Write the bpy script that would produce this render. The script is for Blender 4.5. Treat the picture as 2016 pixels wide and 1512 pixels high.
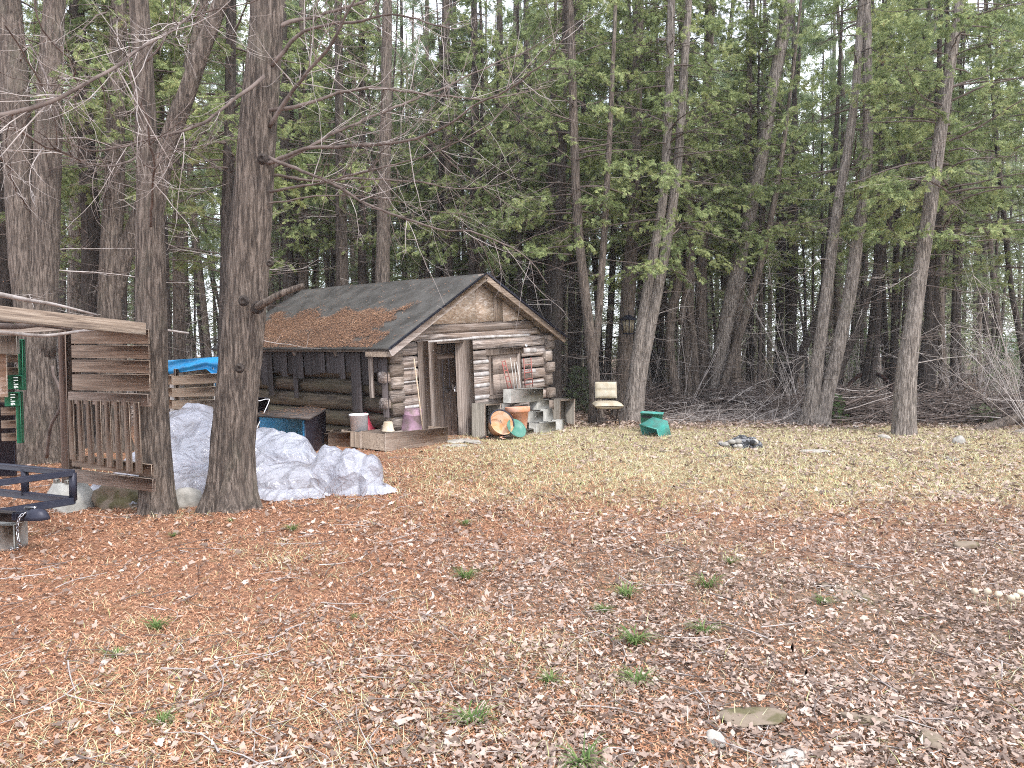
import bpy, math, random
import numpy as np
from mathutils import Vector, Matrix, Euler, noise as mn
R = math.radians
for o in list(bpy.data.objects): bpy.data.objects.remove(o)
S = bpy.context.scene
C = S.collection
# ------------------------------------------------------------------ camera, sky, sun, exposure
F_PX = 1512.0; CAM_H = 1.6; PITCH = math.atan(68 / 1512.0)
cam = bpy.data.objects.new('camera', bpy.data.cameras.new('camera')); C.objects.link(cam); S.camera = cam
cam.location = (0, 0, CAM_H); cam.rotation_euler = (math.pi / 2 - PITCH, 0, 0)
cam.data.sensor_width = 36.0; cam.data.lens = 36.0 * F_PX / 2016.0; cam.data.clip_end = 600; cam.data.clip_start = 0.05
S.view_settings.view_transform = 'Standard'; S.view_settings.look = 'None'; S.view_settings.gamma = 1
S.view_settings.exposure = 1.12
SUN_EL, SUN_AZ = R(52), R(140)          # azimuth measured clockwise from +Y
W = bpy.data.worlds.new('World'); S.world = W; W.use_nodes = True
nt = W.node_tree; nt.nodes.clear()
sky = nt.nodes.new('ShaderNodeTexSky'); sky.sky_type = 'NISHITA'; sky.sun_disc = False
sky.sun_elevation = SUN_EL; sky.sun_rotation = SUN_AZ; sky.dust_density = 2.0
tc = nt.nodes.new('ShaderNodeTexCoord'); cn = nt.nodes.new('ShaderNodeTexNoise'); cn.inputs['Scale'].default_value = 2.2; cn.inputs['Detail'].default_value = 6
cr = nt.nodes.new('ShaderNodeValToRGB'); cr.color_ramp.elements[0].position = .36; cr.color_ramp.elements[1].position = .6
cr.color_ramp.elements[0].color = (.35, .35, .35, 1); cr.color_ramp.elements[1].color = (.88, .88, .88, 1)
mx = nt.nodes.new('ShaderNodeMix'); mx.data_type = 'RGBA'; mx.inputs[7].default_value = (9.5, 9.9, 10.8, 1)
bg = nt.nodes.new('ShaderNodeBackground'); bg.inputs[1].default_value = 0.14; wo = nt.nodes.new('ShaderNodeOutputWorld')
L = nt.links.new
L(tc.outputs['Generated'], cn.inputs['Vector']); L(cn.outputs['Fac'], cr.inputs[0]); L(cr.outputs[0], mx.inputs[0])
L(sky.outputs[0], mx.inputs[6]); L(mx.outputs[2], bg.inputs[0]); L(bg.outputs[0], wo.inputs[0])
sd = bpy.data.lights.new('sun', 'SUN'); sd.energy = 1.7; sd.angle = R(12); sd.color = (1, .965, .92)
sun = bpy.data.objects.new('sun', sd); C.objects.link(sun)
sdir = Vector((math.sin(SUN_AZ) * math.cos(SUN_EL), math.cos(SUN_AZ) * math.cos(SUN_EL), math.sin(SUN_EL)))
sun.rotation_euler = sdir.to_track_quat('Z', 'Y').to_euler()
try: S.cycles.use_denoising = False; S.cycles.filter_width = 1.05; S.cycles.denoising_prefilter = 'ACCURATE'; S.cycles.max_bounces = 7; S.cycles.transparent_max_bounces = 8
except Exception: pass

# ------------------------------------------------------------------ coordinates
def ray(px, py):
    x = (px - 1008) / F_PX; y = -(py - 756) / F_PX
    return np.array([x, math.cos(PITCH) + y * math.sin(PITCH), -math.sin(PITCH) + y * math.cos(PITCH)])
CAM = np.array([0, 0, CAM_H])
def P(px, py, Y): d = ray(px, py); return CAM + d * (Y / d[1])
def G(px, py, z=0.0): d = ray(px, py); return CAM + d * ((z - CAM_H) / d[2])
def gh(x, y):
    x = np.asarray(x, float); y = np.asarray(y, float)
    h = .012 * np.sin(1.9 * x + .7 * y) + .010 * np.sin(3.1 * y - 1.3 * x + 1) + .006 * np.sin(6.3 * x + 5.1 * y) + .005 * np.sin(9.7 * x - 8.3 * y + 2)
    f = np.clip((y - 19) / 14, 0, 1)
    return h - .01 + f * (.16 * np.sin(.55 * x + 1) + .12 * np.sin(.8 * y + .3 * x))

# ------------------------------------------------------------------ materials
MATS = {}
def _mat(name):
    m = bpy.data.materials.new(name); m.use_nodes = True; t = m.node_tree
    b = t.nodes['Principled BSDF']; b.inputs['Specular IOR Level'].default_value = .25
    return m, t, b
def ramp(t, stops, interp='LINEAR'):
    r = t.nodes.new('ShaderNodeValToRGB'); cr = r.color_ramp; cr.interpolation = interp
    while len(cr.elements) < len(stops): cr.elements.new(.5)
    for e, (p, c) in zip(cr.elements, stops): e.position = p; e.color = (*c, 1)
    return r
def tex(t, scale, sxyz=(1, 1, 1), detail=6, dist=0, rough=.6, coord='Object', off=(0, 0, 0)):
    c = t.nodes.new('ShaderNodeTexCoord'); mp = t.nodes.new('ShaderNodeMapping'); n = t.nodes.new('ShaderNodeTexNoise')
    mp.inputs['Scale'].default_value = sxyz; mp.inputs['Location'].default_value = off; n.inputs['Scale'].default_value = scale; n.inputs['Detail'].default_value = detail
    n.inputs['Distortion'].default_value = dist; n.inputs['Roughness'].default_value = rough
    t.links.new(c.outputs[coord], mp.inputs[0]); t.links.new(mp.outputs[0], n.inputs['Vector']); return n.outputs['Fac']
def mixc(t, fac, a, b, mode='MIX'):
    m = t.nodes.new('ShaderNodeMix'); m.data_type = 'RGBA'; m.blend_type = mode
    for i, v in ((0, fac), (6, a), (7, b)):
        if isinstance(v, (int, float)): m.inputs[i].default_value = v
        elif isinstance(v, tuple): m.inputs[i].default_value = (*v, 1)
        else: t.links.new(v, m.inputs[i])
    return m.outputs[2]
def bump(t, b, h, strength=.5, dist=.02):
    n = t.nodes.new('ShaderNodeBump'); n.inputs['Strength'].default_value = strength; n.inputs['Distance'].default_value = dist
    t.links.new(h, n.inputs['Height']); t.links.new(n.outputs[0], b.inputs['Normal'])
def m_bark(name, dark, mid, light, s=26, patch=(.32, .27, .25)):
    m, t, b = _mat(name)
    a = tex(t, s, (1, 1, .12), 9, .5, .68)
    r = ramp(t, [(.42, dark), (.50, mid), (.60, light)]); t.links.new(a, r.inputs[0])
    p = tex(t, 3.2, (1, 1, .35), 4, .6); pr = ramp(t, [(.5, (0, 0, 0)), (.72, (1, 1, 1))]); t.links.new(p, pr.inputs[0])
    c = mixc(t, pr.outputs[0], r.outputs[0], mixc(t, .55, r.outputs[0], patch))
    mo = tex(t, 2.1, (1, 1, .6), 5, .3, .6, 'Object', (7, 3, 1)); mr = ramp(t, [(.56, (0, 0, 0)), (.7, (1, 1, 1))]); t.links.new(mo, mr.inputs[0])
    c = mixc(t, mixc(t, 1.0, mr.outputs[0], (.35, .35, .35), 'MULTIPLY'), c, (.16, .17, .12))
    f = tex(t, s * .32, (1, 1, .14), 5, .4)
    c = mixc(t, .35, c, mixc(t, f, dark, light))
    t.links.new(c, b.inputs['Base Color']); b.inputs['Roughness'].default_value = .92; bump(t, b, a, 1.0, .045); MATS[name] = m; return m
def m_wood(name, axis, dark, mid, light, s=20, grey=None, rough=.8, along=.05, bs=.5):
    m, t, b = _mat(name); s = s * 1.9; sc = [1, 1, 1]; sc['xyz'.index(axis)] = along * .8
    a = tex(t, s, tuple(sc), 8, 1.0, .7); r = ramp(t, [(.40, dark), (.5, mid), (.61, light)]); t.links.new(a, r.inputs[0])
    sc2 = [1, 1, 1]; sc2['xyz'.index(axis)] = .3
    p = tex(t, 3.0, tuple(sc2), 4, .5); pr = ramp(t, [(.42, (0, 0, 0)), (.66, (1, 1, 1))]); t.links.new(p, pr.inputs[0])
    g = grey or tuple(x * .9 for x in mid)
    c = mixc(t, pr.outputs[0], r.outputs[0], mixc(t, .55, r.outputs[0], g))
    f = tex(t, s * .35, tuple(sc), 4, .2); c = mixc(t, .3, c, mixc(t, f, dark, light)); gi = t.nodes.new('ShaderNodeNewGeometry'); ir = ramp(t, [(0, (.62, .58, .54)), (.5, (.95, .92, .9)), (1, (1.3, 1.28, 1.26))]); t.links.new(gi.outputs['Random Per Island'], ir.inputs[0]); c = mixc(t, 1.0, c, ir.outputs[0], 'MULTIPLY')
    t.links.new(c, b.inputs['Base Color']); b.inputs['Roughness'].default_value = rough; bump(t, b, a, bs, .012); MATS[name] = m; return m
def m_plain(name, c1, c2=None, s=8, rough=.6, metal=0, bs=.1, detail=5, lo=.38, hi=.62, bd=.01, spec=.25):
    m, t, b = _mat(name); c2 = c2 or tuple(x * .75 for x in c1)
    a = tex(t, s, (1, 1, 1), detail, .3); r = ramp(t, [(lo, c1), (hi, c2)]); t.links.new(a, r.inputs[0]); t.links.new(r.outputs[0], b.inputs['Base Color'])
    b.inputs['Roughness'].default_value = rough; b.inputs['Metallic'].default_value = metal; b.inputs['Specular IOR Level'].default_value = spec
    bump(t, b, tex(t, s * 3, (1, 1, 1), 5), bs, bd); MATS[name] = m; return m
def m_leaf(name, stops, trans=.35, ns=1.3, nfac=.45, coord='Object'):
    m, t, b = _mat(name); g = t.nodes.new('ShaderNodeNewGeometry'); n = tex(t, ns, (1, 1, 1), 3, 0, .5, coord)
    mm = t.nodes.new('ShaderNodeMath'); mm.operation = 'MULTIPLY_ADD'; mm.inputs[1].default_value = 1 - nfac
    t.links.new(g.outputs['Random Per Island'], mm.inputs[0])
    m2 = t.nodes.new('ShaderNodeMath'); m2.operation = 'MULTIPLY_ADD'; m2.inputs[1].default_value = 2.4 * nfac; m2.inputs[2].default_value = -.7 * nfac; t.links.new(n, m2.inputs[0])
    t.links.new(m2.outputs[0], mm.inputs[2]); r = ramp(t, stops); t.links.new(mm.outputs[0], r.inputs[0])
    t.links.new(r.outputs[0], b.inputs['Base Color']); b.inputs['Roughness'].default_value = .75
    if trans:
        tr = t.nodes.new('ShaderNodeBsdfTranslucent'); t.links.new(r.outputs[0], tr.inputs[0]); ms = t.nodes.new('ShaderNodeMixShader'); ms.inputs[0].default_value = trans
        out = t.nodes['Material Output']; t.links.new(b.outputs[0], ms.inputs[1]); t.links.new(tr.outputs[0], ms.inputs[2]); t.links.new(ms.outputs[0], out.inputs[0])
    MATS[name] = m; return m

m_bark('bark_brown', (.014, .010, .009), (.105, .082, .066), (.27, .22, .185), 40, (.16, .13, .11))
m_bark('bark_dark', (.012, .009, .008), (.048, .038, .033), (.12, .097, .085), 40, (.085, .07, .062))
m_bark('bark_pale', (.03, .024, .02), (.17, .14, .12), (.40, .35, .31), 40, (.29, .25, .225))
m_plain('twig_dark', (.075, .056, .048), (.17, .135, .12), 6, .9)
m_plain('twig_pale', (.43, .39, .37), (.28, .24, .22), 9, .85)
GREENS = [(0, (.06, .09, .04)), (.3, (.14, .18, .07)), (.55, (.27, .33, .145)), (.8, (.48, .50, .23)), (.95, (.44, .43, .18)), (1, (.4, .24, .12))]
m_leaf('cedar_spray', GREENS, .42)
m_leaf('cedar_spray_dark', [(0, (.09, .14, .085)), (.5, (.23, .29, .155)), (1, (.44, .48, .26))], .5)
m_leaf('far_spray', [(0, (.16, .2, .12)), (.5, (.28, .33, .18)), (.85, (.42, .45, .26)), (1, (.5, .48, .34))], .45, .5)  # greens brightened in the colour so the far wood looks lit
m_leaf('sapling_spray', [(0, (.05, .11, .03)), (.6, (.11, .2, .06)), (1, (.22, .32, .1))], .35)
m_leaf('leaf_litter', [(0, (.11, .08, .065)), (.25, (.215, .155, .125)), (.5, (.325, .24, .195)), (.74, (.42, .325, .27)), (.94, (.53, .44, .375)), (1, (.68, .61, .52))], .1, .8, .15)
m_leaf('needle_litter', [(0, (.14, .07, .045)), (.35, (.34, .165, .095)), (.7, (.54, .28, .16)), (1, (.72, .50, .35))], .1, .8, .25)
m_leaf('roof_litter', [(0, (.09, .055, .04)), (.4, (.2, .11, .07)), (.75, (.36, .2, .12)), (1, (.5, .34, .23))], .1, .8, .2)
m_leaf('straw', [(0, (.28, .25, .13)), (.3, (.48, .44, .26)), (.6, (.68, .63, .44)), (.78, (.46, .50, .22)), (1, (.28, .38, .12))], .2, .7, .3)
m_leaf('tuft_green', [(0, (.06, .11, .03)), (.55, (.12, .19, .055)), (.8, (.26, .3, .12)), (1, (.45, .4, .24))], .3)
m_leaf('dry_brown', [(0, (.10, .06, .045)), (.6, (.2, .12, .09)), (1, (.34, .24, .17))], .1)
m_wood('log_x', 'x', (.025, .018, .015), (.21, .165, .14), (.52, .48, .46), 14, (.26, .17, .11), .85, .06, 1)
m_wood('log_y', 'y', (.016, .012, .010), (.072, .055, .041), (.15, .12, .088), 14, (.13, .12, .07), .85, .06, .9)  # side logs: shade under the eave is darkened into the wood colour
m_wood('end_grain', 'x', (.04, .032, .028), (.22, .185, .165), (.46, .42, .39), 18, (.26, .18, .12), .9, .12, 1)
m_wood('board_z', 'z', (.08, .064, .055), (.25, .205, .18), (.44, .39, .355), 20, (.2, .15, .12), .8, .03)
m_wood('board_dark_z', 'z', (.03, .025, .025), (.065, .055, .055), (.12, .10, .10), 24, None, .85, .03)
m_wood('door_z', 'z', (.07, .056, .05), (.20, .165, .15), (.36, .32, .30), 24, (.16, .1, .07), .8, .03)
m_wood('fascia_x', 'x', (.34, .29, .27), (.60, .55, .53), (.8, .77, .76), 16, (.5, .42, .38), .8, .05)
m_wood('plank_x', 'x', (.11, .08, .065), (.31, .24, .185), (.50, .42, .345), 18, (.25, .2, .16), .8, .05)
m_wood('plank_z', 'z', (.11, .08, .065), (.31, .24, .185), (.50, .42, .345), 18, (.25, .2, .16), .8, .05)
m_wood('plank_pale', 'x', (.34, .25, .17), (.52, .42, .31), (.68, .58, .46), 16, (.45, .38, .3), .8, .05)
m_wood('post_z', 'z', (.09, .06, .05), (.18, .13, .105), (.3, .23, .19), 20, None, .85, .04)
m_wood('planter_x', 'x', (.24, .19, .16), (.40, .34, .29), (.56, .50, .44), 14, (.36, .25, .18), .85, .08)
m_wood('crate_z', 'z', (.13, .12, .10), (.27, .25, .22), (.42, .40, .36), 26, (.3, .27, .22), .85, .04)
m_wood('dead_x', 'x', (.16, .12, .10), (.33, .27, .23), (.5, .43, .38), 22, None, .85, .08)
m_plain('chink', (.48, .46, .45), (.27, .24, .225), 7, .9, 0, .4)
m_plain('roof_felt', (.045, .042, .038), (.085, .080, .074), 3, .9, 0, .5, 8)
m_plain('concrete', (.40, .39, .36), (.29, .285, .26), 9, .95, 0, .5)
m_plain('stone_grey', (.34, .32, .29), (.22, .21, .19), 9, .9, 0, .6)
m_plain('stone_moss', (.21, .165, .125), (.11, .095, .05), 5, .9, 0, .8, 8, .45, .56)
m_plain('stone_pale', (.42, .39, .35), (.28, .26, .23), 11, .9, 0, .5)
m_plain('charcoal', (.03, .03, .032), (.24, .24, .25), 26, .95, 0, .8, 8, .48, .62)
m_plain('black_steel', (.022, .024, .04), (.035, .035, .05), 6, .42, .2, .05)
m_plain('bright_steel', (.55, .55, .57), (.25, .25, .27), 20, .3, .9, .1)
m_plain('rusty_iron', (.025, .018, .018), (.08, .04, .03), 14, .8, .3, .3)
m_plain('terracotta', (.56, .24, .13), (.62, .38, .29), 5, .8, 0, .1, 5, .4, .7)
m_plain('white_plastic', (.9, .9, .92), (.84, .84, .87), 6, .4, 0, .03)
m_plain('red_plastic', (.5, .05, .09), (.42, .05, .08), 6, .4, 0, .03)
m_plain('red_paint', (.36, .10, .085), (.27, .13, .11), 16, .6, 0, .1)
m_plain('tan_pot', (.42, .33, .23), (.54, .47, .38), 9, .7)
m_plain('pail_rust', (.16, .12, .11), (.32, .2, .26), 7, .6, .3, .2)
m_plain('teal_plastic', (.06, .34, .29), (.09, .22, .19), 6, .45, 0, .05, 6)
m_plain('green_enamel', (.05, .18, .14), (.10, .23, .18), 6, .4, 0, .05)
m_plain('green_paint', (.015, .13, .07), (.03, .19, .10), 7, .6, 0, .1)
m_plain('cushion', (.34, .285, .20), (.45, .41, .33), 5, .85, 0, .15, 6)
m_plain('blue_paint', (.05, .33, .68), (.08, .38, .70), 5, .5, 0, .08)
m_plain('blue_tarp', (.02, .25, .50), (.03, .19, .40), 5, .4, 0, .1)
m_plain('dark_metal', (.05, .045, .045), (.10, .08, .07), 9, .6, .4, .1)
m_plain('white_mark', (.75, .8, .78), (.6, .66, .64), 9, .7)
m_plain('lamp_glass', (.28, .23, .15), (.42, .36, .26), 20, .25, 0, .05)
m_plain('orange_tub', (.52, .25, .11), (.6, .44, .32), 6, .8, 0, .3)
m_plain('sheet_board', (.66, .68, .66), (.78, .78, .77), 5, .7)
m_plain('seedhead', (.6, .52, .4), (.42, .35, .26), 14, .95)
# oriented strand board: flaky voronoi pattern
m, t, b = _mat('strand_board'); c = t.nodes.new('ShaderNodeTexCoord'); v = t.nodes.new('ShaderNodeTexVoronoi'); v.inputs['Scale'].default_value = 16
mp = t.nodes.new('ShaderNodeMapping'); mp.inputs['Rotation'].default_value = (0, .5, 0); mp.inputs['Scale'].default_value = (1, 1, 2.4)
t.links.new(c.outputs['Object'], mp.inputs[0]); t.links.new(mp.outputs[0], v.inputs['Vector'])
r = ramp(t, [(0, (.30, .21, .15)), (.45, (.50, .39, .30)), (.75, (.66, .56, .48)), (1, (.88, .83, .79))]); t.links.new(v.outputs['Color'], r.inputs[0])
t.links.new(mixc(t, .25, r.outputs[0], (.48, .37, .29)), b.inputs['Base Color']); b.inputs['Roughness'].default_value = .75; MATS['strand_board'] = m
# crumpled translucent plastic film
m, t, b = _mat('plastic_film'); b.inputs['Base Color'].default_value = (.80, .80, .86, 1); b.inputs['Roughness'].default_value = .13; b.inputs['Specular IOR Level'].default_value = 1.0; b.inputs['Coat Weight'].default_value = .6; b.inputs['Coat Roughness'].default_value = .08
fr = tex(t, 2.5, (1, 1, 1), 4); rr = ramp(t, [(.35, (.54, .56, .64)), (.60, (.45, .46, .52)), (.72, (.36, .34, .33))]); t.links.new(fr, rr.inputs[0]); t.links.new(rr.outputs[0], b.inputs['Base Color'])
c = t.nodes.new('ShaderNodeTexCoord'); nv = t.nodes.new('ShaderNodeTexNoise'); nv.inputs['Scale'].default_value = 3.0; nv.inputs['Detail'].default_value = 4; t.links.new(c.outputs['Object'], nv.inputs['Vector'])
wv = t.nodes.new('ShaderNodeVectorMath'); wv.operation = 'MULTIPLY_ADD'; wv.inputs[1].default_value = (.55, .55, .55); t.links.new(nv.outputs['Color'], wv.inputs[0]); t.links.new(c.outputs['Object'], wv.inputs[2]); hs_ = []
for sc_, am_ in ((3.2, 1.0), (7.5, .4), (16, .10)):
    vo = t.nodes.new('ShaderNodeTexVoronoi'); vo.inputs['Scale'].default_value = sc_; t.links.new(wv.outputs[0], vo.inputs['Vector']); q_ = t.nodes.new('ShaderNodeMath'); q_.operation = 'MULTIPLY'; q_.inputs[1].default_value = am_ * 4.5 / sc_ * 1.3; t.links.new(vo.outputs['Distance'], q_.inputs[0]); hs_.append(q_.outputs[0])
ad = t.nodes.new('ShaderNodeMath'); ad.operation = 'ADD'; t.links.new(hs_[0], ad.inputs[0]); t.links.new(hs_[1], ad.inputs[1]); a2 = t.nodes.new('ShaderNodeMath'); a2.operation = 'ADD'; t.links.new(ad.outputs[0], a2.inputs[0]); t.links.new(hs_[2], a2.inputs[1])
bump(t, b, a2.outputs[0], .75, .065)
tr = t.nodes.new('ShaderNodeBsdfTranslucent'); tr.inputs[0].default_value = (.62, .64, .72, 1); ms = t.nodes.new('ShaderNodeMixShader'); ms.inputs[0].default_value = .3
t.links.new(b.outputs[0], ms.inputs[1]); t.links.new(tr.outputs[0], ms.inputs[2]); tp = t.nodes.new('ShaderNodeBsdfTransparent'); m3 = t.nodes.new('ShaderNodeMixShader'); m3.inputs[0].default_value = .2; t.links.new(ms.outputs[0], m3.inputs[1]); t.links.new(tp.outputs[0], m3.inputs[2]); t.links.new(m3.outputs[0], t.nodes['Material Output'].inputs[0]); MATS['plastic_film'] = m

# ------------------------------------------------------------------ mesh helpers
def mesh_np(name, V, Fq, mats, midx=None, smooth=False):
    V = np.asarray(V, np.float32); me = bpy.data.meshes.new(name)
    groups = Fq if isinstance(Fq, list) else [Fq]
    groups = [np.asarray(g, np.int32) for g in groups if len(g)]
    nl = sum(g.size for g in groups); nf = sum(len(g) for g in groups)
    me.vertices.add(len(V)); me.vertices.foreach_set('co', V.ravel()); me.loops.add(nl); me.polygons.add(nf)
    me.loops.foreach_set('vertex_index', np.concatenate([g.ravel() for g in groups]))
    tot = np.concatenate([np.full(len(g), g.shape[1], np.int32) for g in groups]); st = np.concatenate([[0], np.cumsum(tot)[:-1]]).astype(np.int32)
    me.polygons.foreach_set('loop_start', st); me.polygons.foreach_set('loop_total', tot)
    if midx is not None: me.polygons.foreach_set('material_index', np.asarray(midx, np.int32))
    if smooth: me.polygons.foreach_set('use_smooth', np.ones(nf, bool))
    for k in (mats if isinstance(mats, (list, tuple)) else [mats]): me.materials.append(MATS[k])
    me.update(calc_edges=True); return me
def link(name, me, parent=None, loc=None, mat4=None):
    o = bpy.data.objects.new(name, me); C.objects.link(o)
    if parent: o.parent = parent
    if mat4 is not None: o.matrix_world = mat4
    elif loc is not None: o.location = loc
    return o
def tag(o, label=None, cat=None, group=None, kind=None):
    for k, v in (('label', label), ('category', cat), ('group', group), ('kind', kind)):
        if v: o[k] = v
    return o
INV = {}
def thing(name, label, cat, loc=(0, 0, 0), rot=(0, 0, 0), group=None, scale=1.0, mat=None):
    o = bpy.data.objects.new(name, None); C.objects.link(o); o.empty_display_size = .1
    o.location = Vector([float(a) for a in loc]); o.scale = (scale,) * 3
    if mat is not None: o.rotation_euler = mat.to_euler(); m3 = mat.to_3x3()
    else: o.rotation_euler = rot; m3 = Euler(rot).to_matrix()
    M4 = Matrix.Translation(o.location) @ m3.to_4x4() @ Matrix.Scale(scale, 4)
    INV[o.name] = (M4, M4.inverted()); return tag(o, label, cat, group)
def tube(pts, rad, k=6, cap=True, jit=None, rng=None):
    """swept tube -> verts, quads"""
    pts = np.asarray(pts, float); n = len(pts); rad = np.asarray(rad, float) * np.ones(n)
    T = np.gradient(pts, axis=0); T /= np.linalg.norm(T, axis=1)[:, None] + 1e-9
    a = np.array([0, 0, 1.0]) if abs(T[0][2]) < .8 else np.array([1.0, 0, 0])
    u = np.cross(T[0], a); u /= np.linalg.norm(u); U = [u]
    for i in range(1, n):
        u = U[-1] - T[i] * (U[-1] @ T[i]); u /= np.linalg.norm(u) + 1e-9; U.append(u)
    U = np.array(U); Vv = np.cross(T, U); th = np.arange(k) * 2 * math.pi / k
    rr = rad[:, None] * np.ones(k)[None]
    if jit is not None: rr = rr * jit
    V = pts[:, None] + rr[..., None] * (U[:, None] * np.cos(th)[None, :, None] + Vv[:, None] * np.sin(th)[None, :, None])
    V = V.reshape(-1, 3); i = np.arange(n - 1)[:, None] * k; j = np.arange(k)[None]
    Q = np.stack([i + j, i + (j + 1) % k, i + k + (j + 1) % k, i + k + j], -1).reshape(-1, 4)
    if cap:
        e = [pts[0], pts[-1]]; b0 = len(V); V = np.vstack([V, e]); j = np.arange(k)
        Q0 = np.stack([np.full(k, b0), (j + 1) % k, j, j], -1); off = (n - 1) * k
        Q1 = np.stack([np.full(k, b0 + 1), off + j, off + (j + 1) % k, off + (j + 1) % k], -1)
        return V, Q, np.vstack([Q0, Q1])[:, :3]
    return V, Q, np.zeros((0, 3), int)
def spline(pts, ds=.15):
    pts = np.asarray(pts, float); out = []
    Pp = np.vstack([2 * pts[0] - pts[1], pts, 2 * pts[-1] - pts[-2]])
    for i in range(1, len(Pp) - 2):
        p0, p1, p2, p3 = Pp[i - 1:i + 3]; n = max(2, int(np.linalg.norm((p2 - p1)[:3]) / ds))
        for t in np.arange(n) / n:
            out.append(.5 * ((2 * p1) + (-p0 + p2) * t + (2 * p0 - 5 * p1 + 4 * p2 - p3) * t * t + (-p0 + 3 * p1 - 3 * p2 + p3) * t ** 3))
    out.append(pts[-1]); return np.array(out)
class MB:
    def __init__(s): s.V = []; s.Q = []; s.T = []; s.qm = []; s.tm = []; s.n = 0
    def add(s, V, Q=(), T=(), m=0):
        V = np.asarray(V, float)
        if len(Q): s.Q.append(np.asarray(Q, int) + s.n); s.qm.append(np.full(len(Q), m))
        if len(T): s.T.append(np.asarray(T, int) + s.n); s.tm.append(np.full(len(T), m))
        s.V.append(V); s.n += len(V); return s
    def box(s, c, d, rot=None, m=0, bev=.0, wob=0, rng=None):
        d = np.array(d, float) / 2
        if bev: # chamfered box
            bb = np.minimum(bev, d * .49); V = []; 
            for a in (-1, 1):
                for b_ in (-1, 1):
                    for e in (-1, 1):
                        sg = np.array([a, b_, e]); base = sg * d
                        for ax in range(3):
                            q = base - sg * bb; q[ax] = base[ax]; V.append(q)
            V = np.array(V); idx = lambda a, b_, e, ax: ((a * 2 + b_) * 2 + e) * 3 + ax
            Q = []; T = []
            for ax in range(3):
                o1, o2 = [i for i in range(3) if i != ax]
                for sgn in (0, 1):
                    f = []
                    for p_, q_ in ((0, 0), (1, 0), (1, 1), (0, 1)):
                        z = [0, 0, 0]; z[ax] = sgn; z[o1] = p_; z[o2] = q_; f.append(idx(*z, ax))
                    Q.append(f if (sgn ^ (ax == 1)) else f[::-1])
                for p_ in (0, 1):
                    for q_ in (0, 1):
                        z0 = [0, 0, 0]; z0[o1] = p_; z0[o2] = q_; z1 = list(z0); z1[ax] = 1
                        Q.append([idx(*z0, o1), idx(*z0, o2), idx(*z1, o2), idx(*z1, o1)])
            for a in (0, 1):
                for b_ in (0, 1):
                    for e in (0, 1): T.append([idx(a, b_, e, 0), idx(a, b_, e, 1), idx(a, b_, e, 2)])
        else:
            V = np.array([[x, y, z] for x in (-1, 1) for y in (-1, 1) for z in (-1, 1)]) * d
            Q = [[0, 1, 3, 2], [4, 6, 7, 5], [0, 4, 5, 1], [2, 3, 7, 6], [0, 2, 6, 4], [1, 5, 7, 3]]; T = []
        if wob: V = V + (rng or np.random).uniform(-wob, wob, V.shape)
        if rot is not None: V = V @ np.array(rot.to_3x3() if hasattr(rot, 'to_3x3') else rot).T
        return s.add(V + np.array(c, float), Q, T, m)
    def beam(s, p0, p1, w, h, up=(0, 0, 1), m=0, bev=.004):
        """board from p0 to p1: w across, h along up"""
        p0 = np.array(p0, float); p1 = np.array(p1, float); x = p1 - p0; l = np.linalg.norm(x); x /= l
        up = np.array(up, float); y = np.cross(up, x); y /= np.linalg.norm(y); z = np.cross(x, y)
        return s.box((p0 + p1) / 2, (l, w, h), Matrix(np.column_stack([x, y, z]).tolist()), m, bev)
    def tube(s, pts, rad, k=8, m=0, jit=None, cap=True):
        V, Q, T = tube(pts, rad, k, cap, jit); return s.add(V, Q, T, m)
    def lathe(s, prof, k=32, m=0, M=None, arc=None):
        prof = np.array(prof, float); th = np.arange(k) * 2 * math.pi / k
        V = np.stack([prof[:, 0, None] * np.cos(th), prof[:, 0, None] * np.sin(th), prof[:, 1, None] + 0 * th], -1).reshape(-1, 3)
        n = len(prof); i = np.arange(n - 1)[:, None] * k; j = np.arange(k)[None]
        Q = np.stack([i + j, i + (j + 1) % k, i + k + (j + 1) % k, i + k + j], -1).reshape(-1, 4)
        if M is not None: V = V @ np.array(M.to_3x3()).T + np.array(M.to_translation())
        return s.add(V, Q, (), m)
    def build(s, name, mats, parent=None, world=False, smooth=False, label=None, weld=False):
        V = np.vstack(s.V)
        if parent is not None and world:
            root = parent
            while root.parent: root = root.parent
            I = np.array(INV[root.name][1]); V = V @ I[:3, :3].T + I[:3, 3]
        Fs = ([np.vstack(s.Q)] if s.Q else []) + ([np.vstack(s.T)] if s.T else [])
        mi = np.concatenate(s.qm + s.tm)
        o = link(name, mesh_np(name, V, Fs, mats, mi, smooth), parent)
        if label: o['label'] = label
        return o

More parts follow.
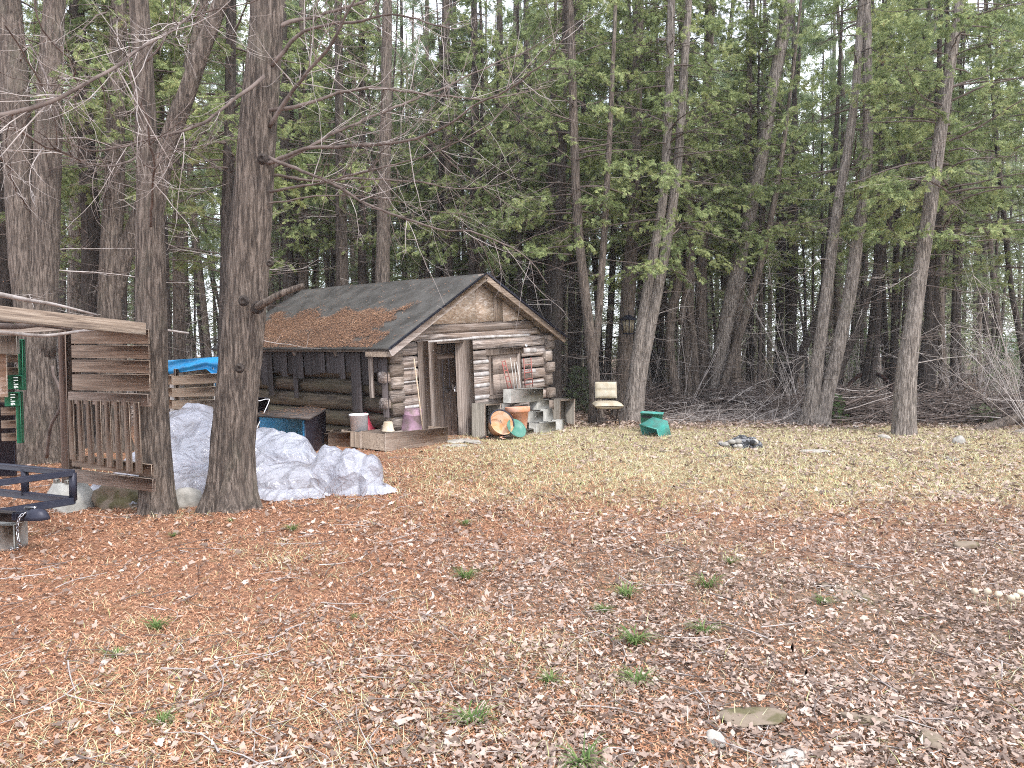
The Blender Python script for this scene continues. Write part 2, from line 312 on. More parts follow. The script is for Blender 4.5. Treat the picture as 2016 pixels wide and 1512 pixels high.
# ------------------------------------------------------------------ ground
def m_ground():
    m, t, b = _mat('ground_soil'); N = t.nodes; Lk = t.links.new
    c = N.new('ShaderNodeTexCoord'); sp = N.new('ShaderNodeSeparateXYZ'); Lk(c.outputs['Object'], sp.inputs[0])
    def math_(op, a, b_=None, cl=False):
        n = N.new('ShaderNodeMath'); n.operation = op; n.use_clamp = cl
        for i, v in enumerate((a, b_)):
            if v is None: continue
            if isinstance(v, (int, float)): n.inputs[i].default_value = v
            else: Lk(v, n.inputs[i])
        return n.outputs[0]
    big = tex(t, .55, (1, 1, 1), 5, .3); med = tex(t, 3.0, (1, 1, 1), 6, .3, .7); fine = tex(t, 28, (1, 1, 1), 8, .6, .75); fin2 = tex(t, 70, (1, 1, 1), 4, 1.2, .7)
    x, y = sp.outputs[0], sp.outputs[1]
    wob = math_('MULTIPLY', math_('SUBTRACT', big, .5), 6.0)
    yy = math_('ADD', y, wob)
    # straw belt between 8 and 15 m, from x = -1 to the right
    s1 = math_('MULTIPLY', math_('SUBTRACT', yy, 7.6), .7, True); s2 = math_('MULTIPLY', math_('SUBTRACT', 17.5, yy), .5, True)
    s3 = math_('MULTIPLY', math_('ADD', math_('ADD', x, math_('MULTIPLY', wob, .4)), 1.6), .6, True)
    straw = math_('MULTIPLY', math_('MULTIPLY', s1, s2), s3)
    # leaf mould: near, right
    l1 = math_('MULTIPLY', math_('SUBTRACT', 7.6, yy), .45, True); l2 = math_('MULTIPLY', math_('ADD', math_('ADD', x, math_('MULTIPLY', wob, .35)), .9), .7, True)
    mould = math_('MULTIPLY', l1, l2)
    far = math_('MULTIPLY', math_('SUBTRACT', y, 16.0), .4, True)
    rn = ramp(t, [(.3, (.12, .065, .04)), (.44, (.28, .13, .078)), (.56, (.43, .21, .125)), (.7, (.55, .39, .25))]); Lk(fine, rn.inputs[0])
    rs = ramp(t, [(.3, (.22, .16, .09)), (.5, (.45, .36, .21)), (.7, (.66, .58, .38))]); Lk(fine, rs.inputs[0])
    rm = ramp(t, [(.3, (.11, .075, .055)), (.5, (.25, .175, .125)), (.7, (.42, .32, .24))]); Lk(fine, rm.inputs[0])
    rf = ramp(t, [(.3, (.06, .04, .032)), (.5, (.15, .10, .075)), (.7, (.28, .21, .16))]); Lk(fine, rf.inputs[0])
    col = mixc(t, straw, rn.outputs[0], rs.outputs[0])
    mp = ramp(t, [(.56, (0, 0, 0)), (.68, (1, 1, 1))]); Lk(med, mp.inputs[0])
    col = mixc(t, math_('MULTIPLY', mp.outputs[0], .5), col, (.26, .25, .10))
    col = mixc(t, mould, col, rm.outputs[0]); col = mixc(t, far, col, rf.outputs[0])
    col = mixc(t, .25, col, mixc(t, fin2, (.08, .05, .04), (.55, .42, .3)))
    Lk(col, b.inputs['Base Color']); b.inputs['Roughness'].default_value = .95; b.inputs['Specular IOR Level'].default_value = .1
    bump(t, b, fine, 1.0, .035); MATS['ground_soil'] = m
m_ground()
def build_ground():
    xs = np.concatenate([np.linspace(-90, -16, 24), np.arange(-15, 15.01, .14), np.linspace(16, 90, 24)])
    ys = np.concatenate([np.linspace(-12, .5, 10), np.arange(.7, 22, .14), np.arange(22.5, 45, .6), np.linspace(46, 160, 30)])
    X, Y = np.meshgrid(xs, ys); Z = gh(X, Y); V = np.stack([X, Y, Z], -1).reshape(-1, 3); nx = len(xs)
    i, j = np.meshgrid(np.arange(len(ys) - 1), np.arange(nx - 1), indexing='ij'); a = (i * nx + j).ravel()
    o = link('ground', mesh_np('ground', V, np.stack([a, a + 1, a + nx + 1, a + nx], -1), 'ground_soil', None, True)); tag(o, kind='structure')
build_ground()

rng = np.random.default_rng(7)
def rot_z(a): c, s = np.cos(a), np.sin(a); z = 0 * a; o = z + 1; return np.stack([np.stack([c, -s, z], -1), np.stack([s, c, z], -1), np.stack([z, z, o], -1)], -2)
def rot_x(a): c, s = np.cos(a), np.sin(a); z = 0 * a; o = z + 1; return np.stack([np.stack([o, z, z], -1), np.stack([z, c, -s], -1), np.stack([z, s, c], -1)], -2)
def rot_y(a): c, s = np.cos(a), np.sin(a); z = 0 * a; o = z + 1; return np.stack([np.stack([c, z, s], -1), np.stack([z, o, z], -1), np.stack([-s, z, c], -1)], -2)
def scatter(T, faces, M, pos):
    """instance template verts T (k,3) with matrices M (n,3,3) at pos (n,3)"""
    n, k = len(pos), len(T); V = np.einsum('nij,kj->nki', M, T) + pos[:, None]; V = V.reshape(-1, 3)
    Fc = (faces[None] + (np.arange(n) * k)[:, None, None]).reshape(-1, faces.shape[1]); return V, Fc
def blocked(x, y):
    """true where a cabin or the like stands"""
    u = (x + 1.99) * .659 + (y - 12.92) * .752; v = -(x + 1.99) * .752 + (y - 12.92) * .659
    return (u > -.05) & (u < 4.4) & (v > -.05) & (v < 5.6)
def field(n, ymin, ymax, xpad=1.05, power=1.0, nearbias=1.0):
    n = int(n * 1.4)
    """points over the visible wedge, density falling with distance"""
    y = ymin * (ymax / ymin) ** (rng.random(n) ** nearbias); x = (rng.random(n) * 2 - 1) * (.72 * y * xpad + 1.6)
    k = ~blocked(x, y); return x[k], y[k]
def zone_noise(x, y, s=.35, seed=0):
    return .5 + .25 * (np.sin(s * x * 2.1 + seed) * np.cos(s * y * 1.7 + seed * 2) + np.sin(s * (x + y) * 3.7 + 1.3 * seed) * .6 + np.sin(s * (x - 1.4 * y) * 7 + seed) * .4)
def build_litter():
    # fallen leaves
    for kind, (cnt, seed) in enumerate(((11000, 1), (11000, 2), (11000, 3))):
        r = np.random.default_rng(seed); k = 14; th = np.arange(k) * 2 * math.pi / k
        rad = (1 + (.22 * np.cos(5 * th) if kind == 0 else .12 * np.cos(3 * th + 1) if kind == 1 else .2 * np.cos(4 * th))) * r.uniform(.7, 1.25, k) * .5
        T = np.stack([rad * np.cos(th) * 1.25, rad * np.sin(th) * .85, .22 * np.sin(th) ** 2 * r.uniform(.4, 1.1, k) + .16 * np.cos(2 * th)], -1)
        T = np.vstack([T, [[0, 0, 0]]]); Fc = np.stack([np.arange(k), (np.arange(k) + 1) % k, np.full(k, k)], -1)
        x, y = field(cnt * 5, 2.5, 17)
        zn = zone_noise(x, y, .5, 3)
        lf = .75 * np.clip((8.6 - y) / 4, 0, 1) * np.clip((x + 1.5 + zn * 1.5) / 2.4, .06, 1) * np.clip(zone_noise(x, y, 1.6, 2) * 1.6, .25, 1) + np.clip((y - 9.5) / 4, 0, 1) * .38 * np.clip((x + .5) / 2, 0, 1) + np.clip((x - 2) / 3, 0, 1) * .25 + .07
        keep = r.random(len(x)) < np.clip(lf, 0, 1); x, y = x[keep], y[keep]; n = len(x)
        s = (.014 + .037 * r.random(n) ** 2.2) * np.clip(y / 5.5, .85, 1.5)
        M = rot_z(r.random(n) * 6.28) @ rot_x(r.normal(0, .38, n)) @ rot_y(r.normal(0, .38, n)) * s[:, None, None]
        M[:, :, 2] *= r.uniform(-1.2, 2.2, n)[:, None]; M[:, :, 1] *= r.uniform(.35, .95, n)[:, None]
        V, Fq = scatter(T, Fc, M, np.stack([x, y, gh(x, y) + .012 + r.random(n) * .018], -1))
        if kind == 0: VV, FF = V, [Fq]; base = len(V)
        else: VV = np.vstack([VV, V]); FF.append(Fq + base); base += len(V)
    o = link('fallen_leaves', mesh_np('fallen_leaves', VV, np.vstack(FF), 'leaf_litter')); tag(o, 'curled tan and brown dead leaves strewn over the clearing', 'fallen leaves', kind='stuff')
    # cedar needle slivers
    T = np.array([[-.5, -.04, 0], [0, -.09, .05], [.5, 0, 0], [0, .09, .04]]); Fc = np.array([[0, 1, 2, 3]])
    x, y = field(330000, 2.4, 14, 1.05); zn = zone_noise(x, y, .6, 1)
    w = np.clip(1.15 - .28 * (x + 1.2 - zn), .34, 1) * np.clip((15 - y) / 5, 0, 1) + .1; k = rng.random(len(x)) < w * .8; x, y = x[k], y[k]; n = len(x)
    s = rng.uniform(.012, .048, n) * np.clip(y / 5, 1, 1.8)
    M = rot_z(rng.random(n) * 6.28) @ rot_y(rng.normal(0, .35, n)) * s[:, None, None]
    V, Fq = scatter(T, Fc, M, np.stack([x, y, gh(x, y) + .006 + rng.random(n) * .012], -1))
    o = link('needle_litter', mesh_np('needle_litter', V, Fq, 'needle_litter')); tag(o, 'rust orange cedar needles carpeting the ground', 'cedar needles', kind='stuff')
    # straw blades
    T = np.array([[-.02, 0, 0], [.02, 0, 0], [.016, .45, .22], [-.016, .45, .22], [0, 1, .26]]); Fc = np.array([[0, 1, 2, 3], [3, 2, 4, 4]])
    x, y = field(420000, 2.5, 18, 1.05); zn = zone_noise(x, y, .9, 5); z2 = zone_noise(x, y, .4, 9)
    w = np.clip((y - 6.8) / 2.5, 0, 1) * np.clip((17.5 - y) / 3, 0, 1) * np.clip((x + 1.5 + z2) / 1.8, 0, 1) * .9
    w += np.clip(1.3 - np.hypot((x + 1.5) / 1.6, (y - 3.5) / 1.1), 0, 1) * .15 + np.clip(zn - .62, 0, 1) * 1.0 + .02
    k = rng.random(len(x)) < w * .62; x, y = x[k], y[k]; n = len(x); s = rng.uniform(.035, .12, n); bw = np.clip(y / 6, .8, 2.0)
    M = rot_z(rng.random(n) * 6.28) @ rot_x(rng.uniform(-.3, .75, n) * rng.random(n)) * s[:, None, None]; M[:, :, 0] *= bw[:, None]
    V, Fq = scatter(T, Fc, M, np.stack([x, y, gh(x, y)], -1)); Q = Fq[0::2]; T3 = Fq[1::2][:, :3]
    o = link('dry_grass', mesh_np('dry_grass', V, [Q, T3], 'straw')); tag(o, 'short straw coloured dead grass across the middle of the clearing', 'dry grass', kind='stuff')
    # twigs on the ground
    mb = MB(); x, y = field(900, 2.6, 16)
    for a, b_ in zip(x, y):
        th = rng.random() * 6.28; l = rng.uniform(.08, .5); n = 5; q = np.linspace(-.5, .5, n) * l; bend = rng.normal(0, .12) * l
        pts = np.stack([a + q * math.cos(th) - bend * (1 - 4 * (q / l) ** 2) * math.sin(th), b_ + q * math.sin(th) + bend * (1 - 4 * (q / l) ** 2) * math.cos(th), gh(a, b_) + .02 + 0 * q + rng.random(n) * .01], -1)
        mb.tube(pts, np.linspace(1, .4, n) * rng.uniform(.0018, .005), 4, int(rng.random() < .5), cap=False)
    o = mb.build('fallen_twigs', ['twig_dark', 'twig_pale']); tag(o, 'thin dead twigs scattered over the ground', 'twigs', kind='stuff')
    # low dead weed stems standing in the clearing
    mb = MB(); x, y = field(700, 4.5, 17); 
    for a, b_ in zip(x, y):
        if a < -2.2: continue
        for q in range(rng.integers(1, 4)):
            h = rng.uniform(.08, .26); ax, ay = rng.normal(0, .05, 2); z0 = float(gh(a, b_))
            mb.tube([[a, b_, z0 - .01], [a + ax * .6, b_ + ay * .6, z0 + h * .6], [a + ax * 1.6, b_ + ay * 1.6, z0 + h]], [.0022, .0018, .001], 3, cap=False)
    o = mb.build('dead_weeds', ['dry_brown']); tag(o, 'thin brown dead weed stems standing in the grass', 'dead weeds', kind='stuff')
build_litter()
# ------------------------------------------------------------------ trees
def bark_tube(mb, pts, rad, k, seed, amp, flare, m=0, z0=0.0):
    """trunk with vertical bark ridges and a flared, lobed foot"""
    pts = np.asarray(pts); n = len(pts); rad = np.asarray(rad); r = np.random.default_rng(seed)
    th = np.arange(k) * 2 * math.pi / k; jit = np.ones((n, k)); s = np.concatenate([[0], np.cumsum(np.linalg.norm(np.diff(pts, axis=0), axis=1))])
    fr = r.integers(3, 6); ph = r.random() * 6.28
    lob = np.cos(fr * th + ph) * .5 + .3 * np.cos(2 * th + r.random() * 6)
    if flare: jit = jit * (1 + flare * np.exp(-np.maximum(s, 0)[:, None] / .22) * (.75 + .7 * lob[None]) + .08 * np.exp(-s[:, None] / 1.2) * lob[None])
    if amp:
        for i in range(n):
            for j in range(k):
                c, q = math.cos(th[j]) * 2.2, math.sin(th[j]) * 2.2
                jit[i, j] += (0 if k < 50 else .034 * abs(mn.noise(Vector((c * 13, q * 13, s[i] * 3.2 + seed)))) + .016 * mn.noise(Vector((c * 26, q * 26, s[i] * 6)))) + amp * (mn.noise(Vector((c * 3.2, q * 3.2, s[i] * 1.5 + seed))) + .7 * mn.noise(Vector((c * 7, q * 7, s[i] * 2.6 + seed * 2)))) + .05 * mn.noise(Vector((c * .7, q * .7, s[i] * 1.1 + seed)))
    V, Q, T = tube(pts, rad, k, True, jit); mb.add(V, Q, T, m)
def px_path(stem, Y, top=12.5, dY=0.0):
    """stem given in picture pixels at distance Y -> world points and radii, continued straight up to the height top"""
    pts, rad = [], []
    for i, (x, y, w) in enumerate(stem):
        Yi = Y + dY * i / max(1, len(stem) - 1); pts.append(P(x, y, Yi)); rad.append(w / 2 * Yi / F_PX)
    d = pts[-1] - pts[-2]; d /= np.linalg.norm(d); d = d * .8 + np.array([0, 0, .2]); z = pts[-1][2]; r0 = rad[-1]
    while z < top:
        st = min(1.2, top - z + .01); q = pts[-1] + d / d[2] * st; pts.append(q); z = q[2]; rad.append(max(.02, r0 * (1 - .75 * (z - (top - 8)) / 8) if z > top - 8 else r0)); d = d * .9 + np.array([0, 0, .1])
    A = spline(np.column_stack([pts, rad]), .22 if Y > 8 else .09); return A[:, :3], A[:, 3]
def wig(p0, d, l, n, rr, bend=.25, sag=0.0, up=0.0):
    """a crooked twig path"""
    p = np.array(p0, float); d = np.array(d, float); d /= np.linalg.norm(d); out = [p.copy()]
    for i in range(n):
        d = d + rr.normal(0, bend, 3) * .5 + np.array([0, 0, -sag + up * i / n]); d /= np.linalg.norm(d); p = p + d * l / n; out.append(p.copy())
    return np.array(out)
def dead_branches(mb, pts, rad, z0, z1, cnt, lmax, rr, m=0, twigs=5, mpale=.25):
    zs = pts[:, 2]
    for c in range(cnt):
        z = rr.uniform(z0, z1); i = int(np.clip(np.searchsorted(zs, z), 1, len(zs) - 1)); a = rr.random() * 6.28; l = lmax * rr.uniform(.25, 1) ** 1.3
        d = np.array([math.cos(a), math.sin(a), rr.uniform(-.15, .35)]); n = 6
        pp = wig(pts[i], d, l + rad[i], n, rr, .22, .06, .16); r0 = rr.uniform(.005, .011) * (.6 + .5 * l / lmax)
        mm = m if rr.random() > mpale else m + 1
        mb.tube(pp, np.linspace(r0, r0 * .25, n + 1), 4, mm, cap=False)
        for q in range(twigs):
            k = rr.integers(2, n); s = pp[k] - pp[k - 1]; s /= np.linalg.norm(s); lat = np.cross(s, [0, 0, 1]) * rr.choice([-1, 1]) + np.array([0, 0, rr.uniform(-.3, .5)])
            tp = wig(pp[k], s * .6 + lat, l * rr.uniform(.15, .42), 3, rr, .3, .02, .2); mb.tube(tp, np.linspace(r0 * .4, r0 * .15, 4), 3, mm, cap=False)
# a cedar spray: flat fan of scale-leaved branchlets (unit length along +x, in the xy plane)
def spray_template(nb=5, rr=None):
    V, Q = [], []
    def rh(p, d, l, w):
        p = np.array(p); d = np.array(d); nrm = np.array([-d[1], d[0], 0]); b0 = len(V)
        V.extend([p, p + d * l * .5 + nrm * w, p + d * l, p + d * l * .5 - nrm * w]); Q.append([b0, b0 + 1, b0 + 2, b0 + 3])
    rh([0, 0, 0], np.array([1, 0, 0.0]), 1, .035)
    for i in range(nb):
        t = .12 + .7 * i / nb; l = .5 * (1 - .6 * t) * rr.uniform(.8, 1.2)
        for s in (-1, 1):
            a = s * rr.uniform(.55, .85); d = np.array([math.cos(a), math.sin(a), rr.uniform(-.3, .1)]); rh([t, 0, 0], d, l, .042)
    return np.array(V), np.array(Q)
SPR, SPQ = spray_template(5, np.random.default_rng(3))
SPR_S, SPQ_S = spray_template(2, np.random.default_rng(4))
SPR_S = SPR_S * np.array([1, 1.15, 1.0])
def frames(D, rr, twist=.6):
    """orthonormal frames with x along D; y mostly level"""
    D = D / np.linalg.norm(D, axis=1)[:, None]; up = np.tile([0, 0, 1.0], (len(D), 1)) + rr.normal(0, twist, (len(D), 3))
    y = np.cross(up, D); y /= np.linalg.norm(y, axis=1)[:, None] + 1e-9; z = np.cross(D, y); return np.stack([D, y, z], -1)
def make_crown(seed, z0, z1, rmax, nbr, dens, tmpl=(None, None), spread=1.0, size=(.09, .19)):
    rr = np.random.default_rng(seed); pos, dr, sz = [], [], []; wood = MB()
    T, Q = tmpl if tmpl[0] is not None else (SPR, SPQ)
    for b in range(nbr):
        f = rr.random() ** .85; z = z0 + (z1 - z0) * f; a = rr.random() * 6.28; l = rmax * (1 - .72 * f) * rr.uniform(.55, 1.1) * (1 if f > .12 else .7)
        d = np.array([math.cos(a), math.sin(a), rr.uniform(-.05, .45)]); n = 8
        pp = wig([0, 0, z], d, l, n, rr, .16, .09, .15); r0 = .008 + .008 * l
        wood.tube(pp, np.linspace(r0, .002, n + 1), 4, 0, cap=False)
        nb = int(4 + l * 4)
        for c in range(nb):
            t = rr.uniform(.22, 1) * n; k = min(int(t), n - 1); p = pp[k] + (pp[k + 1] - pp[k]) * (t - k); s = pp[k + 1] - pp[k]; s /= np.linalg.norm(s)
            lat = np.cross(s, [0, 0, 1]) * rr.choice([-1, 1]); dd = s * rr.uniform(.4, 1) + lat * rr.uniform(.4, 1) + np.array([0, 0, rr.uniform(-.5, .25)])
            ll = rr.uniform(.2, .5) * (.5 + l / 3) * spread; tp = wig(p, dd, ll, 4, rr, .2, .12, .0); wood.tube(tp, [.004, .003, .002, .0015, .001], 3, 0, cap=False)
            m = max(2, int(ll / .027 * dens)); tt = rr.uniform(.1, 1, m) * 4; kk = np.minimum(tt.astype(int), 3)
            pb = tp[kk] + (tp[kk + 1] - tp[kk]) * (tt - kk)[:, None]; ds = tp[kk + 1] - tp[kk]; ds /= np.linalg.norm(ds, axis=1)[:, None]
            pos.append(pb); dr.append(ds + rr.normal(0, .45, (m, 3)) + np.array([0, 0, -.28])); sz.append(rr.uniform(size[0], size[1], m))
    pos = np.vstack(pos); dr = np.vstack(dr); sz = np.concatenate(sz); M = frames(dr, rr) * sz[:, None, None]
    V, Fq = scatter(T, Q, M, pos); return V, Fq, wood
CROWNS, CWOOD = [], []
for i, (z0, z1, rm, nb, de) in enumerate(((3.6, 11, 2.5, 72, .9), (4.2, 11.5, 2.3, 66, .9), (3.3, 10.5, 2.6, 70, .85), (4.6, 12, 2.1, 64, .9), (3.8, 11, 2.1, 60, 1.0))):
    V, Fq, wd = make_crown(20 + i, z0, z1, rm, nb, de); CROWNS.append(mesh_np('crown', V, Fq, 'cedar_spray'))
    o = wd.build('branches', ['twig_dark']); CWOOD.append(o.data); bpy.data.objects.remove(o)
DCROWNS = []
for i, (z0, z1, rm, nb) in enumerate(((5.2, 14, 2.1, 46), (4.0, 13, 1.9, 40), (6.2, 15, 2.2, 46))):
    V, Fq, wd = make_crown(50 + i, z0, z1, rm, nb, .70, (SPR_S, SPQ_S), 1.2, (.16, .32)); DCROWNS.append(mesh_np('crown', V, Fq, 'cedar_spray_dark'))
def cedar(label, Y, stems, bark='bark_brown', crown=None, group=None, k=20, amp=.035, flare=.55, dead=34, lmax=1.6, dz=(1.0, 5.5), top=12.5, seed=0, cat='tree', crot=None, dY=0.0):
    rr = np.random.default_rng(100 + seed); mb = MB(); bb = MB(); base = None; s0 = None
    for si, st in enumerate(stems):
        pts, rad = px_path(st, Y, top, dY)
        if si == 0 or st[0][1] > 800:
            pts = np.vstack([pts[0] - (0, 0, .12), pts]); rad = np.concatenate([[rad[0] * 1.02], rad])
            pts[0][2] = min(pts[0][2], -.06)
        if base is None: base = np.array([pts[0][0], pts[0][1], 0.0]); s0 = pts
        bark_tube(mb, pts - base, rad, k, seed * 3 + si, amp, flare if (si == 0 or st[0][1] > 800) else 0)
        if dead: dead_branches(bb, pts - base, rad, dz[0] * .8, dz[1], int(dead * 1.6) // len(stems), lmax, rr, twigs=6, mpale=.2)
    t = thing('cedar_tree', label, cat, base, group=group)
    mb.build('trunk', [bark], t, smooth=True)
    if dead: bb.build('dead_branches', ['twig_dark', 'twig_pale'], t)
    if crown is not None:
        c = crown; j = int(np.clip(np.searchsorted(s0[:, 2], 7), 0, len(s0) - 1)); off = s0[j] - base; off[2] = 0
        for nm, me in (('crown', CROWNS[c]), ('branches', CWOOD[c])):
            o = link(nm, me, t, (off[0], off[1], 0)); o.rotation_euler = (0, 0, crot if crot is not None else rr.random() * 6.28)
    return t
Yb = lambda yb: CAM_H * F_PX / (yb - 688.0)
# --- near left trees
main = cedar('thick shaggy cedar with a broken stub branch standing before the cabin and plastic heap', Yb(1002),
    [[(452, 1004, 98), (457, 940, 86), (460, 858, 83), (474, 700, 78), (484, 600, 76), (495, 430, 74), (508, 250, 70), (522, 90, 62), (531, -60, 56)]],
    'bark_brown', None, k=150, amp=.05, flare=.6, dead=0, top=6.5, seed=1)
second = cedar('slimmer forked cedar holding the end of the pallet fence, one limb leaning right', Yb(1008),
    [[(312, 1010, 62), (308, 940, 60), (302, 800, 56), (298, 600, 55), (296, 450, 52), (291, 330, 40), (283, 150, 36), (270, -40, 32)],
     [(299, 470, 30), (312, 380, 32), (332, 280, 33), (362, 200, 32), (398, 100, 30), (440, -10, 27), (470, -90, 24)]],
    'bark_brown', None, k=120, amp=.05, flare=.45, dead=0, top=6.5, seed=2)
cedar('broad double cedar trunk behind the trailer and the green pallets', Yb(910),
    [[(82, 912, 80), (76, 800, 72), (68, 650, 62), (50, 520, 56), (38, 357, 52), (28, 150, 48), (12, -40, 42)],
     [(78, 700, 56), (86, 560, 50), (92, 357, 50), (97, 200, 44), (104, 60, 38), (112, -60, 34)]],
    'bark_brown', None, k=48, amp=.05, dead=26, dz=(2.5, 7), lmax=1.8, top=9, seed=3)
cedar('dark straight cedar trunk rising behind the pallet fence', 12.6,
    [[(190, 880, 50), (185, 700, 42), (181, 560, 36), (178, 430, 33), (168, 250, 30), (155, 80, 27), (146, -60, 24)]], 'bark_dark', 3, k=28, seed=4, dead=34, lmax=1.8, dz=(1.5, 6))
cedar('cedar behind the pallet fence whose pale second stem leans right', 12.0,
    [[(222, 885, 56), (218, 700, 46), (216, 600, 44), (222, 430, 38), (226, 357, 36), (228, 200, 32), (232, 50, 28), (236, -60, 26)],
     [(206, 650, 34), (224, 580, 34), (246, 500, 32), (270, 430, 28), (300, 340, 22), (330, 260, 18)]], 'bark_brown', 1, k=28, seed=5, dead=34, lmax=1.8, dz=(1.5, 6.5))
cedar('thin dark cedar close behind the forked tree', 13.5, [[(330, 850, 26), (326, 650, 20), (321, 450, 17), (316, 250, 15), (312, 0, 13)]], 'bark_dark', 2, k=18, seed=6, dead=30, lmax=1.6, dz=(1, 7))
cedar('cedar at the left edge half cut off by the frame, beside the double trunk', 12.8, [[(2, 900, 44), (5, 700, 38), (6, 500, 34), (2, 300, 32), (-6, 100, 28)]], 'bark_dark', 0, k=22, seed=7, dead=24)
cedar('cedar just behind the broad front trunk, showing at its left edge', 12.5, [[(440, 850, 34), (446, 600, 28), (449, 400, 24), (452, 250, 21), (456, 0, 18)]], 'bark_dark', 4, k=20, seed=8, dead=36, lmax=1.8, dz=(1.6, 7))
cedar('grey cedar seen between the fence trees, in line with the blue tarp', 16, [[(356, 830, 26), (352, 600, 23), (350, 400, 21), (346, 200, 19), (344, 0, 17)]], 'bark_brown', 1, k=16, seed=9, dead=30)
cedar('mossy grey cedar behind the gap left of the forked tree', 17, [[(142, 830, 30), (146, 600, 26), (150, 400, 24), (152, 200, 22), (154, 0, 19)]], 'bark_pale', 2, k=16, seed=10, dead=24)
# --- big trees along the right side of the clearing
cedar('cedar leaning left behind the tan chair, forked low', Yb(832), [[(1174, 833, 30), (1172, 780, 24), (1165, 690, 22), (1152, 580, 19), (1140, 470, 18), (1133, 340, 17), (1128, 200, 16), (1124, 60, 15)],
    [(1170, 720, 15), (1180, 600, 14), (1188, 480, 13), (1196, 350, 12)]], 'bark_brown', 0, k=24, seed=11, dead=22)
cedar('slender dark cedar between the chair and the lantern trunk', 21, [[(1193, 800, 17), (1197, 700, 14), (1204, 580, 13), (1208, 450, 12), (1212, 300, 11)]], 'bark_dark', 3, k=16, seed=12, dead=26)
lantern_tree = cedar('upright cedar with the square lantern hanging on its trunk', 18.6, [[(1224, 820, 36), (1228, 740, 31), (1233, 640, 29), (1238, 560, 28), (1243, 480, 26), (1250, 330, 23), (1255, 150, 20), (1258, 0, 18)]], 'bark_brown', 1, k=24, seed=13, dead=22)
cedar('pale twin trunked cedar leaning right beside the green bin', Yb(829), [[(1238, 830, 34), (1247, 760, 26), (1260, 660, 21), (1276, 560, 20), (1290, 480, 19), (1304, 400, 18), (1312, 300, 17), (1318, 150, 16), (1322, 0, 14)],
    [(1250, 829, 30), (1262, 740, 24), (1277, 660, 23), (1297, 560, 21), (1312, 480, 20), (1328, 380, 18), (1338, 280, 17), (1348, 120, 15), (1356, 0, 13)]], 'bark_pale', 2, k=28, seed=14, dead=18)
cedar('dark narrow cedar leaning left behind the green bin', 22, [[(1298, 790, 18), (1288, 720, 15), (1277, 640, 13), (1268, 560, 12), (1258, 420, 11)]], 'bark_dark', 4, k=14, seed=15, dead=20)
cedar('straight blackish cedar trunk right of the twin pale one', 23, [[(1303, 790, 17), (1301, 660, 15), (1298, 540, 14), (1296, 400, 12), (1294, 200, 11)]], 'bark_dark', 0, k=14, seed=16, dead=22)
cedar('reddish crooked cedar at the left end of the brush pile', Yb(815), [[(1334, 817, 24), (1328, 760, 20), (1318, 690, 19), (1322, 620, 18), (1334, 560, 18), (1330, 470, 16), (1322, 350, 15), (1318, 200, 13)],
    [(1340, 640, 12), (1350, 570, 13), (1356, 500, 13), (1352, 400, 12)]], 'bark_brown', 1, k=20, seed=17, dead=20)
cedar('tall straight cedar rising out of the left brush pile', Yb(812), [[(1356, 814, 28), (1355, 740, 24), (1355, 640, 22), (1357, 540, 21), (1356, 430, 20), (1350, 300, 19), (1346, 150, 17), (1343, 0, 15)]], 'bark_brown', 2, k=22, seed=18, dead=20)
cedar('grey cedar with a swollen foot in the middle of the brush pile', Yb(810), [[(1388, 812, 42), (1386, 740, 32), (1381, 640, 24), (1380, 560, 22), (1384, 470, 20), (1388, 380, 19), (1392, 200, 17), (1396, 0, 15)]], 'bark_brown', 3, k=24, seed=19, dead=20, flare=.4)
cedar('massive pale cedar leaning strongly right over the brush pile', Yb(812), [[(1402, 812, 32), (1412, 750, 32), (1425, 660, 31), (1446, 560, 29), (1464, 470, 27), (1482, 390, 27), (1500, 300, 25), (1524, 160, 23), (1552, 20, 21)]], 'bark_pale', 4, k=28, seed=20, dead=20)
cedar('dark cedar standing right behind the massive leaning one', 20, [[(1446, 805, 27), (1446, 720, 24), (1452, 620, 21), (1460, 520, 18), (1468, 400, 16), (1474, 200, 14)]], 'bark_brown', 0, k=20, seed=21, dead=20)
for i, (x, yb, w, lab) in enumerate(((1476, 788, 17, 'dark straight cedar first right of the leaning group'), (1500, 786, 13, 'thin dark cedar second right of the leaning group'), (1534, 790, 19, 'dark cedar halfway between the leaning group and the pale forked cedar'))):
    cedar(lab, Yb(yb), [[(x, yb, w), (x + 1, 650, w * .85), (x + 2, 480, w * .75), (x + 4 - 2 * i, 250, w * .6), (x + 6, 0, w * .5)]], 'bark_dark', (1, 3, 2)[i], k=14, seed=22 + i, dead=30)
cedar('black leaning cedar just left of the pale forked one', 20.5, [[(1550, 790, 20), (1562, 740, 18), (1585, 680, 16), (1608, 625, 15), (1622, 560, 13), (1634, 460, 12), (1644, 300, 10)]], 'bark_dark', None, k=16, seed=25, dead=20)
cedar('pale forked cedar with two trunks parting from one wide foot', Yb(836), [[(1592, 838, 32), (1602, 770, 27), (1614, 680, 23), (1627, 580, 22), (1638, 490, 20), (1652, 390, 18), (1668, 300, 17), (1684, 180, 15), (1694, 40, 13)],
    [(1612, 839, 36), (1624, 790, 30), (1644, 710, 27), (1662, 630, 25), (1676, 560, 25), (1688, 470, 23), (1700, 380, 21), (1708, 290, 19), (1708, 150, 17), (1706, 0, 15)]], 'bark_pale', 1, k=32, seed=26, dead=22)
cedar('slim cedar leaning right in front of the iron wheel', 19.5, [[(1694, 800, 12), (1706, 720, 12), (1716, 640, 11), (1724, 540, 10), (1732, 380, 9)]], 'bark_dark', 3, k=12, seed=27, dead=16)
